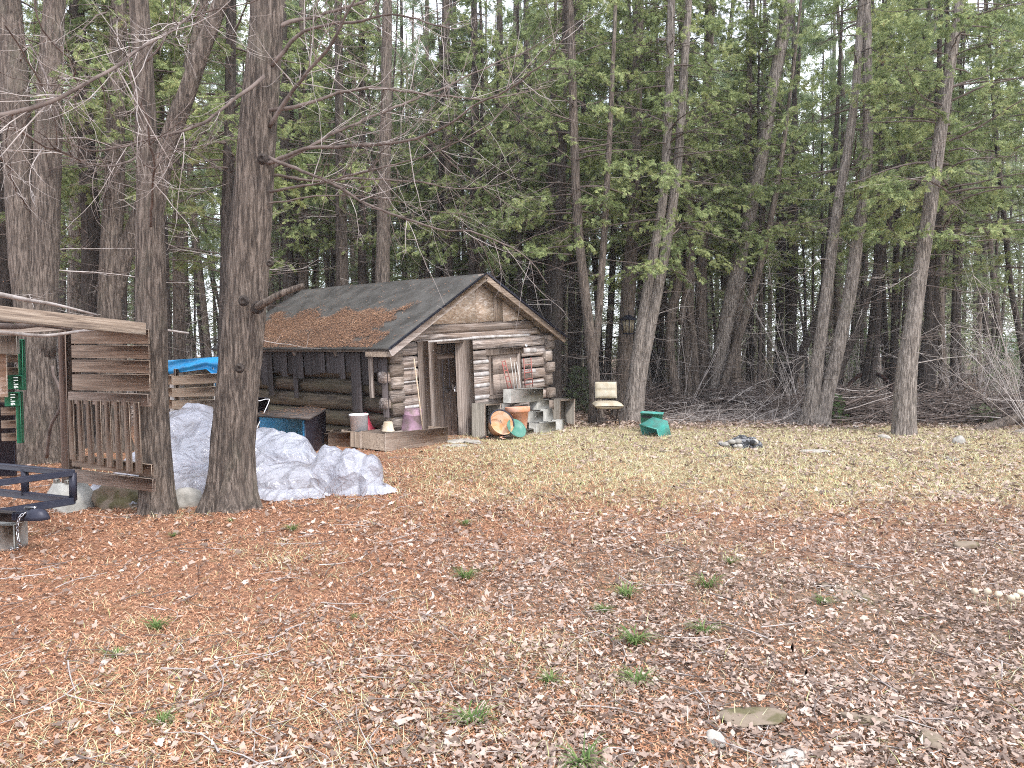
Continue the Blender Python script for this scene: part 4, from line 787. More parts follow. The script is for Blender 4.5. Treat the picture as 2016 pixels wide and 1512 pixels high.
# roof
ZR, ZE, HS, MX = 2.78, 1.60, 2.176, 2.005; Y0, Y1 = -.23, 5.25
def slab(mb, x0, z0, x1, z1, th, nx=16, ny=26, seed=0):
    V = []; 
    for s in (0, 1):
        for i in range(nx + 1):
            for j in range(ny + 1):
                x = x0 + (x1 - x0) * i / nx; z = z0 + (z1 - z0) * i / nx; y = Y0 + (Y1 - Y0) * j / ny; q = (.018 * mn.noise(Vector((x * 1.1, y * .9, seed))) + .008 * math.sin(i / nx * 3 * math.pi * 2) ** 8) if s else 0
                V.append((x, y + .01 * mn.noise(Vector((x * 4, 0, seed))) * (j in (0, ny)), z + s * th + q))
    N = (nx + 1) * (ny + 1); Q = []
    for i in range(nx):
        for j in range(ny):
            a = i * (ny + 1) + j; q = [a, a + ny + 1, a + ny + 2, a + 1]; Q.append([N + k for k in q]); Q.append(q[::-1])
    e = lambda a, b_: Q.append([a, b_, b_ + N, a + N])
    for i in range(nx): a = i * (ny + 1); e(a, a + ny + 1); a += ny; e(a + ny + 1, a)
    for j in range(ny): e(j + 1, j); a = nx * (ny + 1) + j; e(a, a + 1)
    mb.add(V, Q)
rf = MB(); slab(rf, MX - HS - .02, ZE, MX, ZR, .03, seed=1); slab(rf, MX + HS + .02, ZE, MX, ZR, .03, seed=5)
roof = rf.build('roof', ['roof_felt'], cabin, smooth=False)
mb = MB()
for sgn in (-1, 1):
    for k in range(9):
        f0, f1 = k / 9 + .003, (k + 1) / 9 - .003; xa, xb = MX + sgn * HS * f0, MX + sgn * HS * f1; za, zb = ZR - (ZR - ZE) * f0 - .022, ZR - (ZR - ZE) * f1 - .022
        mb.beam((xa, Y0 + .02, (za + zb) / 2 - (0)), (xa, Y0 + .021, (za + zb) / 2), .01, .01) if False else None
        c = ((xa + xb) / 2, (Y0 + Y1) / 2 + .02, (za + zb) / 2); ang = math.atan2(zb - za, xb - xa); mb.box(c, (math.hypot(xb - xa, zb - za), Y1 - Y0 - .05, .018), Matrix.Rotation(-ang, 3, 'Y'))
mb.build('roof_boards', ['board_z'], roof)
mb = MB(); dx, dz = HS, ZR - ZE
mb.beam((MX - HS - .015, Y0 - .03, ZE - .045), (MX - .02, Y0 - .03, ZR - .05), .028, .105, (0, 0, 1)); mb.build('rake_board', ['fascia_x'], roof)
mb = MB(); mb.beam((MX + .03, Y0 - .03, ZR - .07), (MX + HS + .015, Y0 - .03, ZE - .045), .028, .10, (0, 0, 1)); mb.build('rake_board', ['plank_x'], roof)
mb = MB(); mb.beam((MX - HS - .04, Y0 - .035, ZE + .028), (MX, Y0 - .035, ZR + .028), .05, .022); mb.beam((MX + .01, Y0 - .035, ZR + .028), (MX + HS + .06, Y0 - .035, ZE + .018), .05, .035); mb.build('felt_edge', ['black_steel'], roof)
mb = MB(); mb.box((MX + .05, Y0 + .02, ZR - .02), (.26, .12, .07), None, 0, .004); mb.build('ridge_cap', ['board_z'], roof)
mb = MB(); mb.box((MX - HS + .01, Y0 + .30, ZE - .065), (.03, .62, .085), None, 0, .004); mb.build('eave_board', ['plank_x'], roof)
mb = MB()
for y in (.0, 1.2, 2.4, 3.6, 4.8):
    for sgn in (-1, 1): mb.beam((MX + sgn * .02, y + .06, ZR - .10), (MX + sgn * (HS - .04), y + .06, ZE - .07), .04, .09, (0, 0, 1))
mb.box((MX + HS - .25, 2.4, 1.62), (.1, 5.1, .1)); mb.build('rafters', ['board_z'], roof)
# gable
def prism(mb, poly, y0, y1, m=0):
    n = len(poly); V = [(x, y0, z) for x, z in poly] + [(x, y1, z) for x, z in poly]; mb.V.append(np.array(V, float))
    for k in range(1, n - 1): mb.T.append(np.array([[0, k, k + 1], [n, n + k + 1, n + k]]) + mb.n); mb.tm.append(np.full(2, m))
    Q = [[i, i + n, (i + 1) % n + n, (i + 1) % n] for i in range(n)]; mb.Q.append(np.array(Q) + mb.n); mb.qm.append(np.full(n, m)); mb.n += 2 * n; return mb
def roofz(x): return ZR - .06 - abs(x - MX) * (ZR - ZE) / HS
GB = 1.965
for a, b_, mat_, lab in ((MX - 1.30, MX - .005, 'strand_board', None), (MX + .005, MX + .45, 'strand_board', None), (MX + .456, MX + .70, 'plank_z', 'plain tan board at the right of the gable'), (MX + .706, MX + 1.28, 'strand_board', None)):
    za, zb = roofz(a), roofz(b_); poly = [(a, GB), (b_, GB + (.025 if a > MX else 0))] + ([(b_, zb)] if zb > GB + .04 else []) + ([(a, za)] if za > GB + .02 else [])
    mb = MB(); prism(mb, poly[::1], .012, .03); mb.build('gable_panel', [mat_], cabin, label=lab)
mb = MB(); prism(mb, [(MX - 1.35, GB - .05), (MX + 1.35, GB - .05), (MX, roofz(MX) - .01)], .032, .05); mb.build('gable_backing', ['board_z'], cabin)
# door surround, door, latch
dr = MB()
for a, b_, z0, z1, y in ((.575, .79, -.05, 1.70, -.03), (.79, .985, -.02, 1.675, -.028)): dr.box(((a + b_) / 2, y, (z0 + z1) / 2), (b_ - a - .003, .03, z1 - z0), None, 0, .002)
dr.box((.99, .09, .82), (.03, .22, 1.66), None, 0, .003)
dr.build('door_boards', ['board_z'], cabin)
mb = MB(); mb.box((1.735, -.02, .80), (.20, .05, 1.76), None, 0, .004); mb.box((1.65, .10, .80), (.03, .20, 1.72), None, 0, .003); mb.build('door_post', ['board_z'], cabin)
mb = MB(); mb.box((1.31, .08, 1.665), (.68, .2, .05), None, 0, .003); mb.box((1.2, .03, 1.705), (1.25, .1, .03), None, 0, .003); mb.build('door_head', ['log_x'], cabin)
mb = MB()
mb.box((1.31, .215, .80), (.62, .03, 1.62), None, 0, .003)
for k in range(3): mb.box((1.16 + k * .155, .1985, .80), (.007, .003, 1.60), None, 1)
door = mb.build('door', ['door_z', 'black_steel'], cabin)
mb = MB(); mb.box((1.31, .195, 1.42), (.58, .02, .09), None, 0, .003); mb.build('batten', ['door_z'], door)
mb = MB(); h = hit(886, 765, 1, .19); mb.box((h[0] - .06, .19, h[2]), (.22, .014, .05), None, 0, .003); mb.box((h[0] + .08, .18, h[2] + .02), (.05, .02, .10), None, 0, .003); mb.box((h[0] - .05, .192, h[2] - .04), (.06, .014, .05), None, 0, .003); hasp = mb.build('hasp', ['dark_metal'], door)
mb = MB(); mb.box((h[0] + .10, .16, h[2] - .035), (.05, .025, .055), None, 0, .006); q = np.linspace(0, math.pi, 8); mb.tube(np.stack([h[0] + .10 + .018 * np.cos(q), .16 + 0 * q, h[2] - .008 + .03 * np.sin(q)], -1), .005, 6); mb.build('padlock', ['bright_steel'], door)
# window
wx0, wx1, wz0, wz1 = 2.26, 3.14, .66, 1.43
mb = MB(); mb.box((wx0 + .04, -.005, (wz0 + wz1) / 2), (.075, .06, wz1 - wz0), None, 0, .004); mb.box((wx1 - .04, -.005, (wz0 + wz1) / 2), (.075, .06, wz1 - wz0), None, 0, .004); mb.box((2.7, -.012, wz1 + .0), (.98, .08, .11), None, 0, .006); mb.box((2.66, -.03, wz0 - .03), (.90, .14, .05), None, 0, .004); win = mb.build('window_frame', ['board_z'], cabin)
mb = MB(); mb.box((2.69, .03, 1.20), (.74, .015, .36)); mb.box((2.69, .03, .84), (.74, .015, .355)); mb.build('window_boarding', ['dead_x'], win)
# pale disk on log
mb = MB(); h = hit(1036, 680, 1, -.01); mb.box((h[0], -.012, h[2]), (.05, .012, .05), None, 0, .015); mb.build('enamel_tag', ['white_plastic'], cabin)
# needle drift on the roof
def roof_needles():
    r = np.random.default_rng(12); T = np.array([[-.5, -.08, 0], [0, -.14, .06], [.5, 0, 0], [0, .14, .05]]); n = 90000; s = r.random(n); y = r.uniform(-.2, 4.9, n)
    nz = np.array([mn.noise(Vector((a * 6, b_ * 1.6, 0))) + .5 * mn.noise(Vector((a * 15, b_ * 5, 2))) for a, b_ in zip(s, y)])
    e = np.minimum.reduce([(s - .44) / .12, (y - .50 + (s - .7) * .5) / .35, (4.9 - y) / .5, (1.02 - s) / .04 + .2]) ; k = (e + nz * 1.5 + r.normal(0, .25, n) > .45) | (r.random(n) < .008); s, y = s[k], y[k]; n = len(s)
    x = MX - HS * s; z = ZR - (ZR - ZE) * s + .032; L_ = r.uniform(.02, .055, n); M = rot_y(np.full(n, -math.atan2(ZR - ZE, HS))) @ rot_z(r.random(n) * 6.28) @ rot_y(r.normal(0, .16, n)) * L_[:, None, None]
    V, Fq = scatter(T, np.array([[0, 1, 2, 3]]), M, np.stack([x, y, z + r.random(n) * .016 + .010], -1))
    o = link('roof_needles', mesh_np('roof_needles', V, Fq, 'roof_litter')); o.matrix_world = INV[cabin.name][0]; tag(o, 'rust coloured cedar needle drift lying on the cabin roof', 'cedar needles', kind='stuff')
roof_needles()

# ------------------------------------------------------------------ things along the cabin front
def stick(name, label, cat, pts, r0, r1, mat, k=8, group=None):
    p = np.array(pts, float); base = p[0].copy(); t = MB(); A = spline(p - base, .1) if len(p) > 2 else p - base; t.tube(A, np.linspace(r0, r1, len(A)), k); o = t.build(name, [mat], None, smooth=True); o.location = Vector(base); return tag(o, label, cat, group)
def CLW(px, py, y): h = hit(px, py, 1, y); return CL(*h)
stick('pole', 'thin pale wooden pole leaning against the logs left of the door', 'pole', [CLW(833, 850, -.30), CLW(815, 706, -.07)], .013, .011, 'plank_pale')
for i, (a, b_, lab) in enumerate((((1005, 704), (1013, 766), 'white stick leaning in the boarded window, nearest the red ladder'), ((1012, 712), (1019, 766), 'white stick leaning in the window between two others'), ((1017, 712), (1026, 766), 'white stick leaning in the window closest to its right jamb'))):
    stick('white_stick', lab, 'stick', [CLW(b_[0], b_[1], -.16), CLW(a[0], a[1], -.05)], .005, .004, 'sheet_board')
def red_ladder(name, label, a0, a1, b0, b1, rungs, y0, y1, w=.012):
    pa0, pa1, pb0, pb1 = CLW(*a0, y0), CLW(*a1, y1), CLW(*b0, y0), CLW(*b1, y1); t = thing(name, label, 'ladder' if 'ladder' in name else 'rack', pa0); mb = MB()
    mb.tube([pa0, pa1], w, 6); mb.build('side_rail', ['red_paint'], t, True); mb = MB(); mb.tube([pb0, pb1], w, 6); mb.build('side_rail', ['red_paint'], t, True)
    for q in rungs: mb = MB(); mb.tube([pa0 + (pa1 - pa0) * q, pb0 + (pb1 - pb0) * q], w * .8, 6); mb.build('rung', ['red_paint'], t, True)
red_ladder('toy_ladder', 'narrow red ladder leaning in the boarded window', (1001, 768), (988, 711), (1009, 768), (994, 709), (.1, .28, .47, .66, .82, .97), -.16, -.05)
red_ladder('red_rack', 'small red metal rack hanging on the logs right of the window', (1034, 765), (1031, 706), (1049, 762), (1045, 704), (.12, .30, .52, .60, .78), -.09, -.07)
def pot(name, label, cat, loc, prof, mat, rot=(0, 0, 0), extra=None, k=36):
    t = thing(name, label, cat, loc, rot); mb = MB().lathe(prof, k); mb.build('body', [mat], t, smooth=True)
    if extra: extra(t)
    return t
ROTC = (0, 0, YAW)
def rim(r, z, w, mat, nm='rim'):
    def f(t): q = np.linspace(0, 2 * math.pi, 33); MB().tube(np.stack([r * np.cos(q), r * np.sin(q), z + 0 * q], -1), w, 6, cap=False).build(nm, [mat], t, smooth=True)
    return f
# planter box in front of the corner
def plank_box(label, c0, yaw, lx, ly, h, mats, th=.035, soil=True):
    t = thing('planter_box', label, 'planter box', (c0[0], c0[1], 0), (0, 0, yaw), 'wooden planter boxes beside the cabin')
    for (p0, p1, m) in (((0, th / 2, h / 2), (lx, th / 2, h / 2), mats[0]), ((0, ly - th / 2, h * .5), (lx, ly - th / 2, h * .5), mats[0])): MB().box(((p0[0] + p1[0]) / 2, p0[1], h / 2 - .01), (lx, th, h + .02), None, 0, .004).build('side_board', [m], t)
    for x, m in ((th / 2, mats[1]), (lx - th / 2, mats[1])): MB().box((x, ly / 2, h / 2 - .012), (th, ly - 2 * th - .002, h), None, 0, .004).build('end_board', [m], t)
    if soil: MB().box((lx / 2, ly / 2, h * .26), (lx - 2 * th - .01, ly - 2 * th - .01, h * .5)).build('soil', ['dry_brown'], t)
    return t
c0 = G(760, 887); plank_box('long pale planter box below the leaning pole and rusty pail', c0, R(50.5), 1.40, .62, .27, ('planter_x', 'plank_x'))
c1 = G(708, 881); plank_box('grey end planter box under the white bucket', (c1[0] + .02, c1[1] + .0), R(50.5 + 90) - math.pi / 2 - R(0), .30, .5, .26, ('planter_x', 'plank_z'))
c2 = G(646, 879); plank_box('dark brown planter box left of the white bucket', c2, R(6), .52, .55, .235, ('plank_x', 'plank_x'))
c3 = G(601, 882); plank_box('low reddish planter box beside the blue panel', (c3[0], c3[1] + .25), R(14), .5, .5, .2, ('plank_x', 'plank_x'))
b = P(708, 850, 12.75); pot('bucket', 'white plastic bucket standing in the planters', 'bucket', (b[0], b[1], .13), [(0, .01), (.135, .0), (.15, .37), (.158, .37), (.158, .40), (.146, .40), (.143, .36), (.13, .03), (0, .03)], 'white_plastic', (0, R(-2), 0), rim(.157, .385, .006, 'white_plastic'))
b = P(731, 846, 13.3); pot('bucket', 'tilted red bucket half hidden behind the white one', 'bucket', (b[0] - .06, b[1], .16), [(0, .34), (.11, .34), (.15, .02), (.156, 0), (.15, -.01), (.1, .3), (0, .3)], 'red_plastic', (0, R(-22), 0), rim(.153, 0, .007, 'red_plastic'))
b = P(764, 852, 12.5); pot('flower_pot', 'small tan pot upside down on the corner of the planter box', 'flower pot', (b[0], b[1], .255), [(0, .17), (.065, .168), (.072, .155), (.095, .03), (.104, .03), (.107, 0), (.09, 0), (.06, .14), (0, .14)], 'tan_pot')
b = P(808, 848, 13.15); pot('metal_pail', 'big rusty purple pail turned upside down in the planter box', 'pail', (b[0], b[1], .20), [(0, .39), (.16, .395), (.172, .38), (.178, .30), (.183, .30), (.18, .29), (.205, .04), (.213, .03), (.213, .0), (.19, 0), (.16, .35), (0, .35)], 'pail_rust', (R(3), R(5), 0), rim(.21, .02, .008, 'rusty_iron'))
# crates
def crate(label, px, py, w, d, h, yaw, open_face='right'):
    g = G(px, py); t = thing('wooden_crate', label, 'crate', (g[0], g[1], 0), (0, 0, yaw), 'open wooden crates standing on end'); th = .018
    for nm, c, s in (('side_board', (.0, 0, h / 2), (th, d, h)), ('side_board', (w, 0, h / 2), (th, d, h)), ('end_board', (w / 2, 0, th / 2), (w - th, d, th)), ('end_board', (w / 2, 0, h - th / 2), (w - th, d, th))): MB().box(c, s, None, 0, .003).build(nm, ['crate_z'], t)
    mb = MB()
    for k in range(3): mb.box((w * (k + .5) / 3, d / 2 - .01, h / 2), (w / 3 - .006, .014, h - 2 * th), None, 0, .002)
    mb.build('bottom_board', ['crate_z'], t)
    mb = MB()
    for x in (.0, w): mb.box((x, -d / 2 - .006, h / 2), (.028, .012, h + .002), None, 0, .002)
    for z in (.012, h - .012): mb.box((w / 2, -d / 2 - .006, z), (w - .03, .012, .028), None, 0, .002)
    mb.build('rim_frame', ['planter_x'], t); return t
crate('wooden crate on end between the door post and the terracotta pot', 942, 862, .40, .34, .62, R(46))
crate('wooden crate on end at the right corner of the cabin', 1094, 838, .36, .34, .56, R(30))
# terracotta pot on blocks, tub, green pan
b = P(1021, 845, 14.3); pot('terracotta_pot', 'large orange terracotta pot standing before the concrete blocks', 'flower pot', (b[0], b[1], b[2]), [(0, 0), (.14, 0), (.155, .02), (.205, .32), (.225, .32), (.232, .33), (.236, .41), (.228, .42), (.21, .415), (.205, .36), (.15, .05), (0, .05)], 'terracotta', (R(-3), R(-3), 0), None, 48)
def tub(t):
    q = np.linspace(R(-10), R(200), 26); MB().tube(np.stack([.24 * np.cos(q), .24 * np.sin(q), .27 + 0 * q], -1), .014, 8).build('rim', ['black_steel'], t, smooth=True)
b = G(975, 862); pot('broken_tub', 'broken orange tub with a dark rim tipped on the ground by the crate', 'tub', (b[0], b[1] + .1, .17), [(0, .02), (.14, .0), (.17, .02), (.235, .25), (.24, .27), (.228, .27), (.16, .04), (0, .05)], 'orange_tub', (R(62), R(12), R(25)), tub)
b = G(1014, 862); pot('green_pan', 'green enamel pan lying tipped against the terracotta pot', 'pan', (b[0], b[1] + .05, .14), [(0, .02), (.12, .02), (.17, .05), (.195, .065), (.197, .058), (.172, .04), (.12, .0), (0, .0)], 'green_enamel', (R(48), R(22), R(20)), rim(.196, .062, .005, 'green_enamel'))
mb = MB(); rr = np.random.default_rng(4); g = G(985, 864)
for k in range(9): a = rr.random() * 6.28; q = rr.uniform(.05, .35); mb.box((q * math.cos(a), q * .5 * math.sin(a), .02 + rr.random() * .03), (rr.uniform(.08, .25), rr.uniform(.04, .1), .012), Euler((rr.normal(0, .2), rr.normal(0, .2), rr.random() * 3)).to_matrix(), int(rr.random() < .5), .003)
o = mb.build('broken_shards', ['dark_metal', 'terracotta']); o.location = (g[0], g[1], 0); tag(o, 'scrap pieces scattered under the broken orange tub', 'scrap')
# concrete blocks (pixel of the visible face centre, distance, size, yaw, tilt)
def block(label, c, L_=.39, H=.19, D=.19, yaw=YAW, rx=0, holes=None):
    t = thing('concrete_block', label, 'concrete block', c, (rx, 0, yaw), 'concrete blocks heaped below the window'); mb = MB()
    if holes: # hollow block, cores open upwards
        w = .032; mb.box((0, -D / 2 + w / 2, 0), (L_, w, H), None, 0, .004); mb.box((0, D / 2 - w / 2, 0), (L_, w, H), None, 0, .004)
        for x in (-L_ / 2 + w / 2, 0, L_ / 2 - w / 2): mb.box((x, 0, -.001), (w, D - 2 * w, H - .004), None, 0, .002)
    else: mb.box((0, 0, 0), (L_, D, H), None, 0, .006, .0015, np.random.default_rng(int(abs(c[0]) * 1000)))
    mb.build('block_body', ['concrete'], t); return t
def CLl(px, py, y): return CLW(px, py, y)
block('long concrete block lying across the top of the heap below the window', CLl(1031, 778, -.32), .98, .26, .20, YAW, R(1))
block('concrete block directly right under the long top block', CLl(1062, 796, -.28), .42, .20, .2, YAW + R(4))
block('concrete block left of the terracotta pot, under the long block', CLl(992, 806, -.28), .40, .21, .2, YAW + R(3))
block('lowest concrete block left of the terracotta pot', CLl(989, 830, -.30), .40, .21, .2, YAW - R(3))
block('concrete block right beside the terracotta pot', CLl(1050, 820, -.36), .36, .22, .2, YAW - R(8))
block('concrete block standing tilted at the right of the heap', CLl(1076, 817, -.40), .30, .26, .12, YAW + R(8), R(-8))
block('concrete block under the terracotta pot', CLl(1026, 853, -.55), .5, .15, .22, YAW, 0)
block('hollow concrete block with open cores low at the right', CLl(1068, 841, -.55), .62, .20, .2, YAW + R(2), 0, True)
block('hollow concrete block end on beside the right crate', CLl(1099, 838, -.55), .2, .24, .2, YAW + R(20), 0, True)
# flagstones before the door
def rock(name, label, cat, c, s, mat, seed, group=None, sub=3, flat=1, amp=.25):
    import bmesh
    bm = bmesh.new(); bmesh.ops.create_icosphere(bm, subdivisions=sub, radius=1)
    for v in bm.verts:
        p = v.co.copy(); n = 1 + amp * mn.noise(p * 1.1 + Vector((seed, 0, 0))) + amp * .6 * mn.noise(p * 2.7 + Vector((0, seed, 0))) + .05 * mn.noise(p * 7); v.co = Vector((p.x * n * s[0], p.y * n * s[1], max(-.3, p.z * n) * s[2]))
        if flat < 1: v.co.z = min(v.co.z, s[2] * flat + .01 * mn.noise(p * 4))
    for f in bm.faces: f.smooth = True
    me = bpy.data.meshes.new(name); bm.to_mesh(me); bm.free(); me.materials.append(MATS[mat]); o = link(name, me, None, [float(a) for a in c]); o.rotation_euler = (0, 0, seed); return tag(o, label, cat, group)
for i, (x, y, sx, sy, lab) in enumerate(((905, 868, .34, .18, 'flat pale flagstone right at the door sill'), (932, 870, .28, .15, 'flat pale flagstone before the door post'), (895, 878, .22, .12, 'small flat flagstone nearest the long planter box'))):
    g = G(x, y); rock('flagstone', lab, 'flagstone', (g[0], g[1], 0), (sx, sy, .035), 'stone_pale', i + 1, 'flagstones before the cabin door', 3, .6)
# dark bench top over blue panel, cord
t = thing('covered_bench', 'dark topped bench with peeling blue panels beside the cabin wall', 'bench', (P(555, 860, 11.4)[0], 11.4, 0))
p1, p2 = P(478, 815, 11.9), P(609, 823, 11.2); z = p2[2]; p3 = P(655, 815, 13.4); top = np.array([[p1[0], p1[1], z], [p2[0], p2[1], z], [p3[0], 12.9, z], [p1[0] + .6, 13.6, z]])
mb = MB(); mb.add(np.vstack([top, top - (0, 0, .03)]), [[0, 1, 2, 3], [7, 6, 5, 4], [0, 4, 5, 1], [1, 5, 6, 2], [2, 6, 7, 3], [3, 7, 4, 0]]); mb.build('bench_top', ['dark_metal'], t, True)
mb = MB(); q1, q2 = P(512, 840, 11.8), P(598, 840, 11.35); q3 = P(640, 840, 12.9)
for zz in (0,): mb.beam((q1[0], q1[1], z / 2 - .02), (q2[0], q2[1], z / 2 - .02), .03, z - .02)
mb.build('blue_panel', ['blue_paint'], t, True)
mb = MB(); mb.beam((q2[0] + .01, q2[1] + .02, z / 2 - .02), (q3[0], q3[1], z / 2 - .02), .03, z - .03); mb.build('side_panel', ['black_steel'], t, True)
r = np.random.default_rng(5); n = 380; u, v = r.random(n), r.random(n); pos = top[0] * ((1 - u) * (1 - v))[:, None] + top[1] * (u * (1 - v))[:, None] + top[2] * (u * v)[:, None] + top[3] * ((1 - u) * v)[:, None] + np.array([0, 0, .012])
V, Fq = scatter(np.array([[-.5, -.1, 0], [0, -.16, .06], [.5, 0, 0], [0, .16, .05]]), np.array([[0, 1, 2, 3]]), rot_z(r.random(n) * 6.28) * r.uniform(.03, .07, n)[:, None, None], pos); o = link('bench_needles', mesh_np('bench_needles', V, Fq, 'roof_litter')); tag(o, 'cedar needles lying on the dark bench top', 'cedar needles', kind='stuff')
t = thing('black_board', 'black board with a white cord standing behind the bench', 'board', (P(505, 830, 12.6)[0], 12.6, 0)); mb = MB(); mb.beam(P(470, 806, 12.6), P(528, 808, 12.6), .03, .42); mb.build('panel', ['black_steel'], t, True)
mb = MB(); mb.tube(spline([P(486, 790, 12.3), P(512, 789, 12.3), P(530, 786, 12.3), P(520, 812, 12.1), P(506, 842, 11.5)], .05), .006, 5); mb.build('cord', ['white_plastic'], t, True)

# ------------------------------------------------------------------ chair
g = G(1196, 838); t = thing('padded_chair', 'folding chair with beige padded seat and back, left of the pale twin cedar', 'chair', (g[0], g[1], 0), (0, 0, R(4)))
def cushion(mb, c, d, rot, seam=False):
    nx, ny = 18, 14; V = []; Q = []
    for s in (1, -1):
        for i in range(nx + 1):
            for j in range(ny + 1):
                u, v = i / nx * 2 - 1, j / ny * 2 - 1; e = (1 - abs(u) ** 5) ** .5 * (1 - abs(v) ** 5) ** .5; z = s * d[2] / 2 * (e * .9 + .1 * (1 - u * u)); 
                if seam and s > 0: z -= d[2] * .28 * math.exp(-(v + .05) ** 2 / .006) * (1 - u ** 4) + d[2] * .08 * math.exp(-(abs(u) - .35) ** 2 / .004)
                V.append((u * d[0] / 2, v * d[1] / 2, z))
    N = (nx + 1) * (ny + 1)
    for i in range(nx):
        for j in range(ny): a = i * (ny + 1) + j; q = [a, a + ny + 1, a + ny + 2, a + 1]; Q.append(q); Q.append([N + k for k in q[::-1]])
    V = np.array(V) @ np.array(rot).T + np.array(c); mb.add(V, Q)
mb = MB(); cushion(mb, (0, 0, .44), (.60, .50, .15), Matrix.Rotation(R(3), 3, 'X')); mb.build('seat', ['cushion'], t, smooth=True)
mb = MB(); cushion(mb, (0, .20, .74), (.47, .35, .11), Matrix.Rotation(R(80), 3, 'X'), True); mb.build('backrest', ['cushion'], t, smooth=True)
for s in (-1, 1): MB().tube([(s * .235, .235, .93), (s * .232, .21, .55), (s * .23, .12, .40), (s * .23, -.19, .0)], .015, 8).build('leg', ['dark_metal'], t, smooth=True); MB().tube([(s * .21, -.16, .39), (s * .21, .05, .2), (s * .21, .24, .0)], .015, 8).build('leg', ['dark_metal'], t, smooth=True)
mb = MB()
for z, y in ((.93, .235), (.56, .21), (.12, -.11), (.13, .14), (.385, -.17)): mb.tube([(-.235, y, z), (.235, y, z)], .011, 6)
mb.tube([(-.21, .20, .05), (.0, .1, .12), (.21, .2, .05)], .007, 6); mb.build('cross_bars', ['dark_metal'], t)
# ------------------------------------------------------------------ recycling bins
def shell(mb, w, d, h, taper=.86, th=.008, slot=None):
    a = [(-w * taper / 2, -d * taper / 2), (w * taper / 2, -d * taper / 2), (w * taper / 2, d * taper / 2), (-w * taper / 2, d * taper / 2)]; b_ = [(x / taper, y / taper) for x, y in a]
    def ring(p, z, off): return [(x - math.copysign(off, x), y - math.copysign(off, y), z) for x, y in p]
    rings = [ring(a, 0, 0), ring(b_, h, 0), ring([(x * 1.035, y * 1.035) for x, y in b_], h, 0), ring([(x * 1.035, y * 1.035) for x, y in b_], h + .02, 0), ring(b_, h + .02, th), ring(a, th, th)]
    V = np.array([p for r_ in rings for p in r_]); Q = []
    for k in range(5):
        for i in range(4): Q.append([k * 4 + i, k * 4 + (i + 1) % 4, k * 4 + 4 + (i + 1) % 4, k * 4 + 4 + i])
    Q += [[3, 2, 1, 0], [20, 21, 22, 23]]; mb.add(V, Q)
g = G(1284, 851); t = thing('recycling_bin', 'upright teal plastic bin behind the tipped one', 'bin', (g[0] + .0, g[1] + .1, 0), (0, R(2), R(-14))); mb = MB(); shell(mb, .42, .34, .36); mb.build('body', ['teal_plastic'], t); MB().box((-.08, -.176, .30), (.20, .012, .035), Matrix.Rotation(R(2), 3, 'Y'), 0, .004).build('handle_slot', ['black_steel'], t)
g = G(1303, 856); t = thing('recycling_bin', 'teal plastic bin lying on its side in front of the upright one', 'bin', (g[0], g[1], .17), (R(118), R(8), R(-52))); mb = MB(); shell(mb, .42, .36, .32); mb.build('body', ['teal_plastic'], t); MB().box((.0, -.19, .26), (.16, .012, .03), None, 0, .004).build('handle_slot', ['black_steel'], t)
# ------------------------------------------------------------------ lantern on the trunk
b = P(1237, 642, 18.0); t = thing('hanging_lantern', 'square wooden lantern with a pitched cap hanging on the cedar trunk', 'lantern', b); 
MB().lathe([(0, .27), (.05, .26), (.21, .16), (.215, .145), (0, .145)], 4).build('cap', ['black_steel'], t)
MB().lathe([(0, .145), (.155, .145), (.115, -.17), (0, -.17)], 4).build('glass', ['lamp_glass'], t)
mb = MB()
for k in range(4): a = k * math.pi / 2; mb.tube([(.16 * math.cos(a), .16 * math.sin(a), .145), (.12 * math.cos(a), .12 * math.sin(a), -.18)], .012, 6)
for k in range(4): a = k * math.pi / 2 + math.pi / 4; mb.tube([(.11 * math.cos(a), .11 * math.sin(a), .145), (.083 * math.cos(a), .083 * math.sin(a), -.18)], .007, 6)
mb.lathe([(0, -.16), (.125, -.16), (.12, -.19), (0, -.2)], 4); mb.build('frame', ['black_steel'], t); MB().tube([(0, 0, .26), (0, .02, .42), (.01, .12, .62)], .006, 6).build('hanger', ['dark_metal'], t)
# ------------------------------------------------------------------ fire pit and stones
g = G(1465, 878); t = thing('fire_pit', 'heap of ash and blackened stones in the clearing', 'fire pit', (g[0], g[1], 0)); n = 34; V = []; Q = []
for i in range(n + 1):
    for j in range(n + 1):
        u, v = i / n * 2 - 1, j / n * 2 - 1; r_ = math.hypot(u, v); h = max(0, 1 - r_ ** 2.2) ** .8 * (.20 + .06 * mn.noise(Vector((u * 2, v * 2, 1)))) + .03 * mn.noise(Vector((u * 7, v * 7, 0))) * (r_ < 1); V.append((u * .34, v * .3, h - .03))
for i in range(n):
    for j in range(n): a = i * (n + 1) + j; Q.append([a, a + n + 1, a + n + 2, a + 1])
mb = MB().add(V, Q); mb.build('ash_heap', ['charcoal'], t, smooth=True)
rr = np.random.default_rng(6); import bmesh
def pebble(mb, c, s, seed, m=0):
    bm = bmesh.new(); bmesh.ops.create_icosphere(bm, subdivisions=2, radius=1); V = []
    for v in bm.verts: n_ = 1 + .3 * mn.noise(v.co * 1.4 + Vector((seed, 0, 0))); V.append((v.co.x * n_ * s[0] + c[0], v.co.y * n_ * s[1] + c[1], v.co.z * n_ * s[2] + c[2]))
    T = [[v.index for v in f.verts] for f in bm.faces]; bm.free(); mb.add(V, (), T, m)
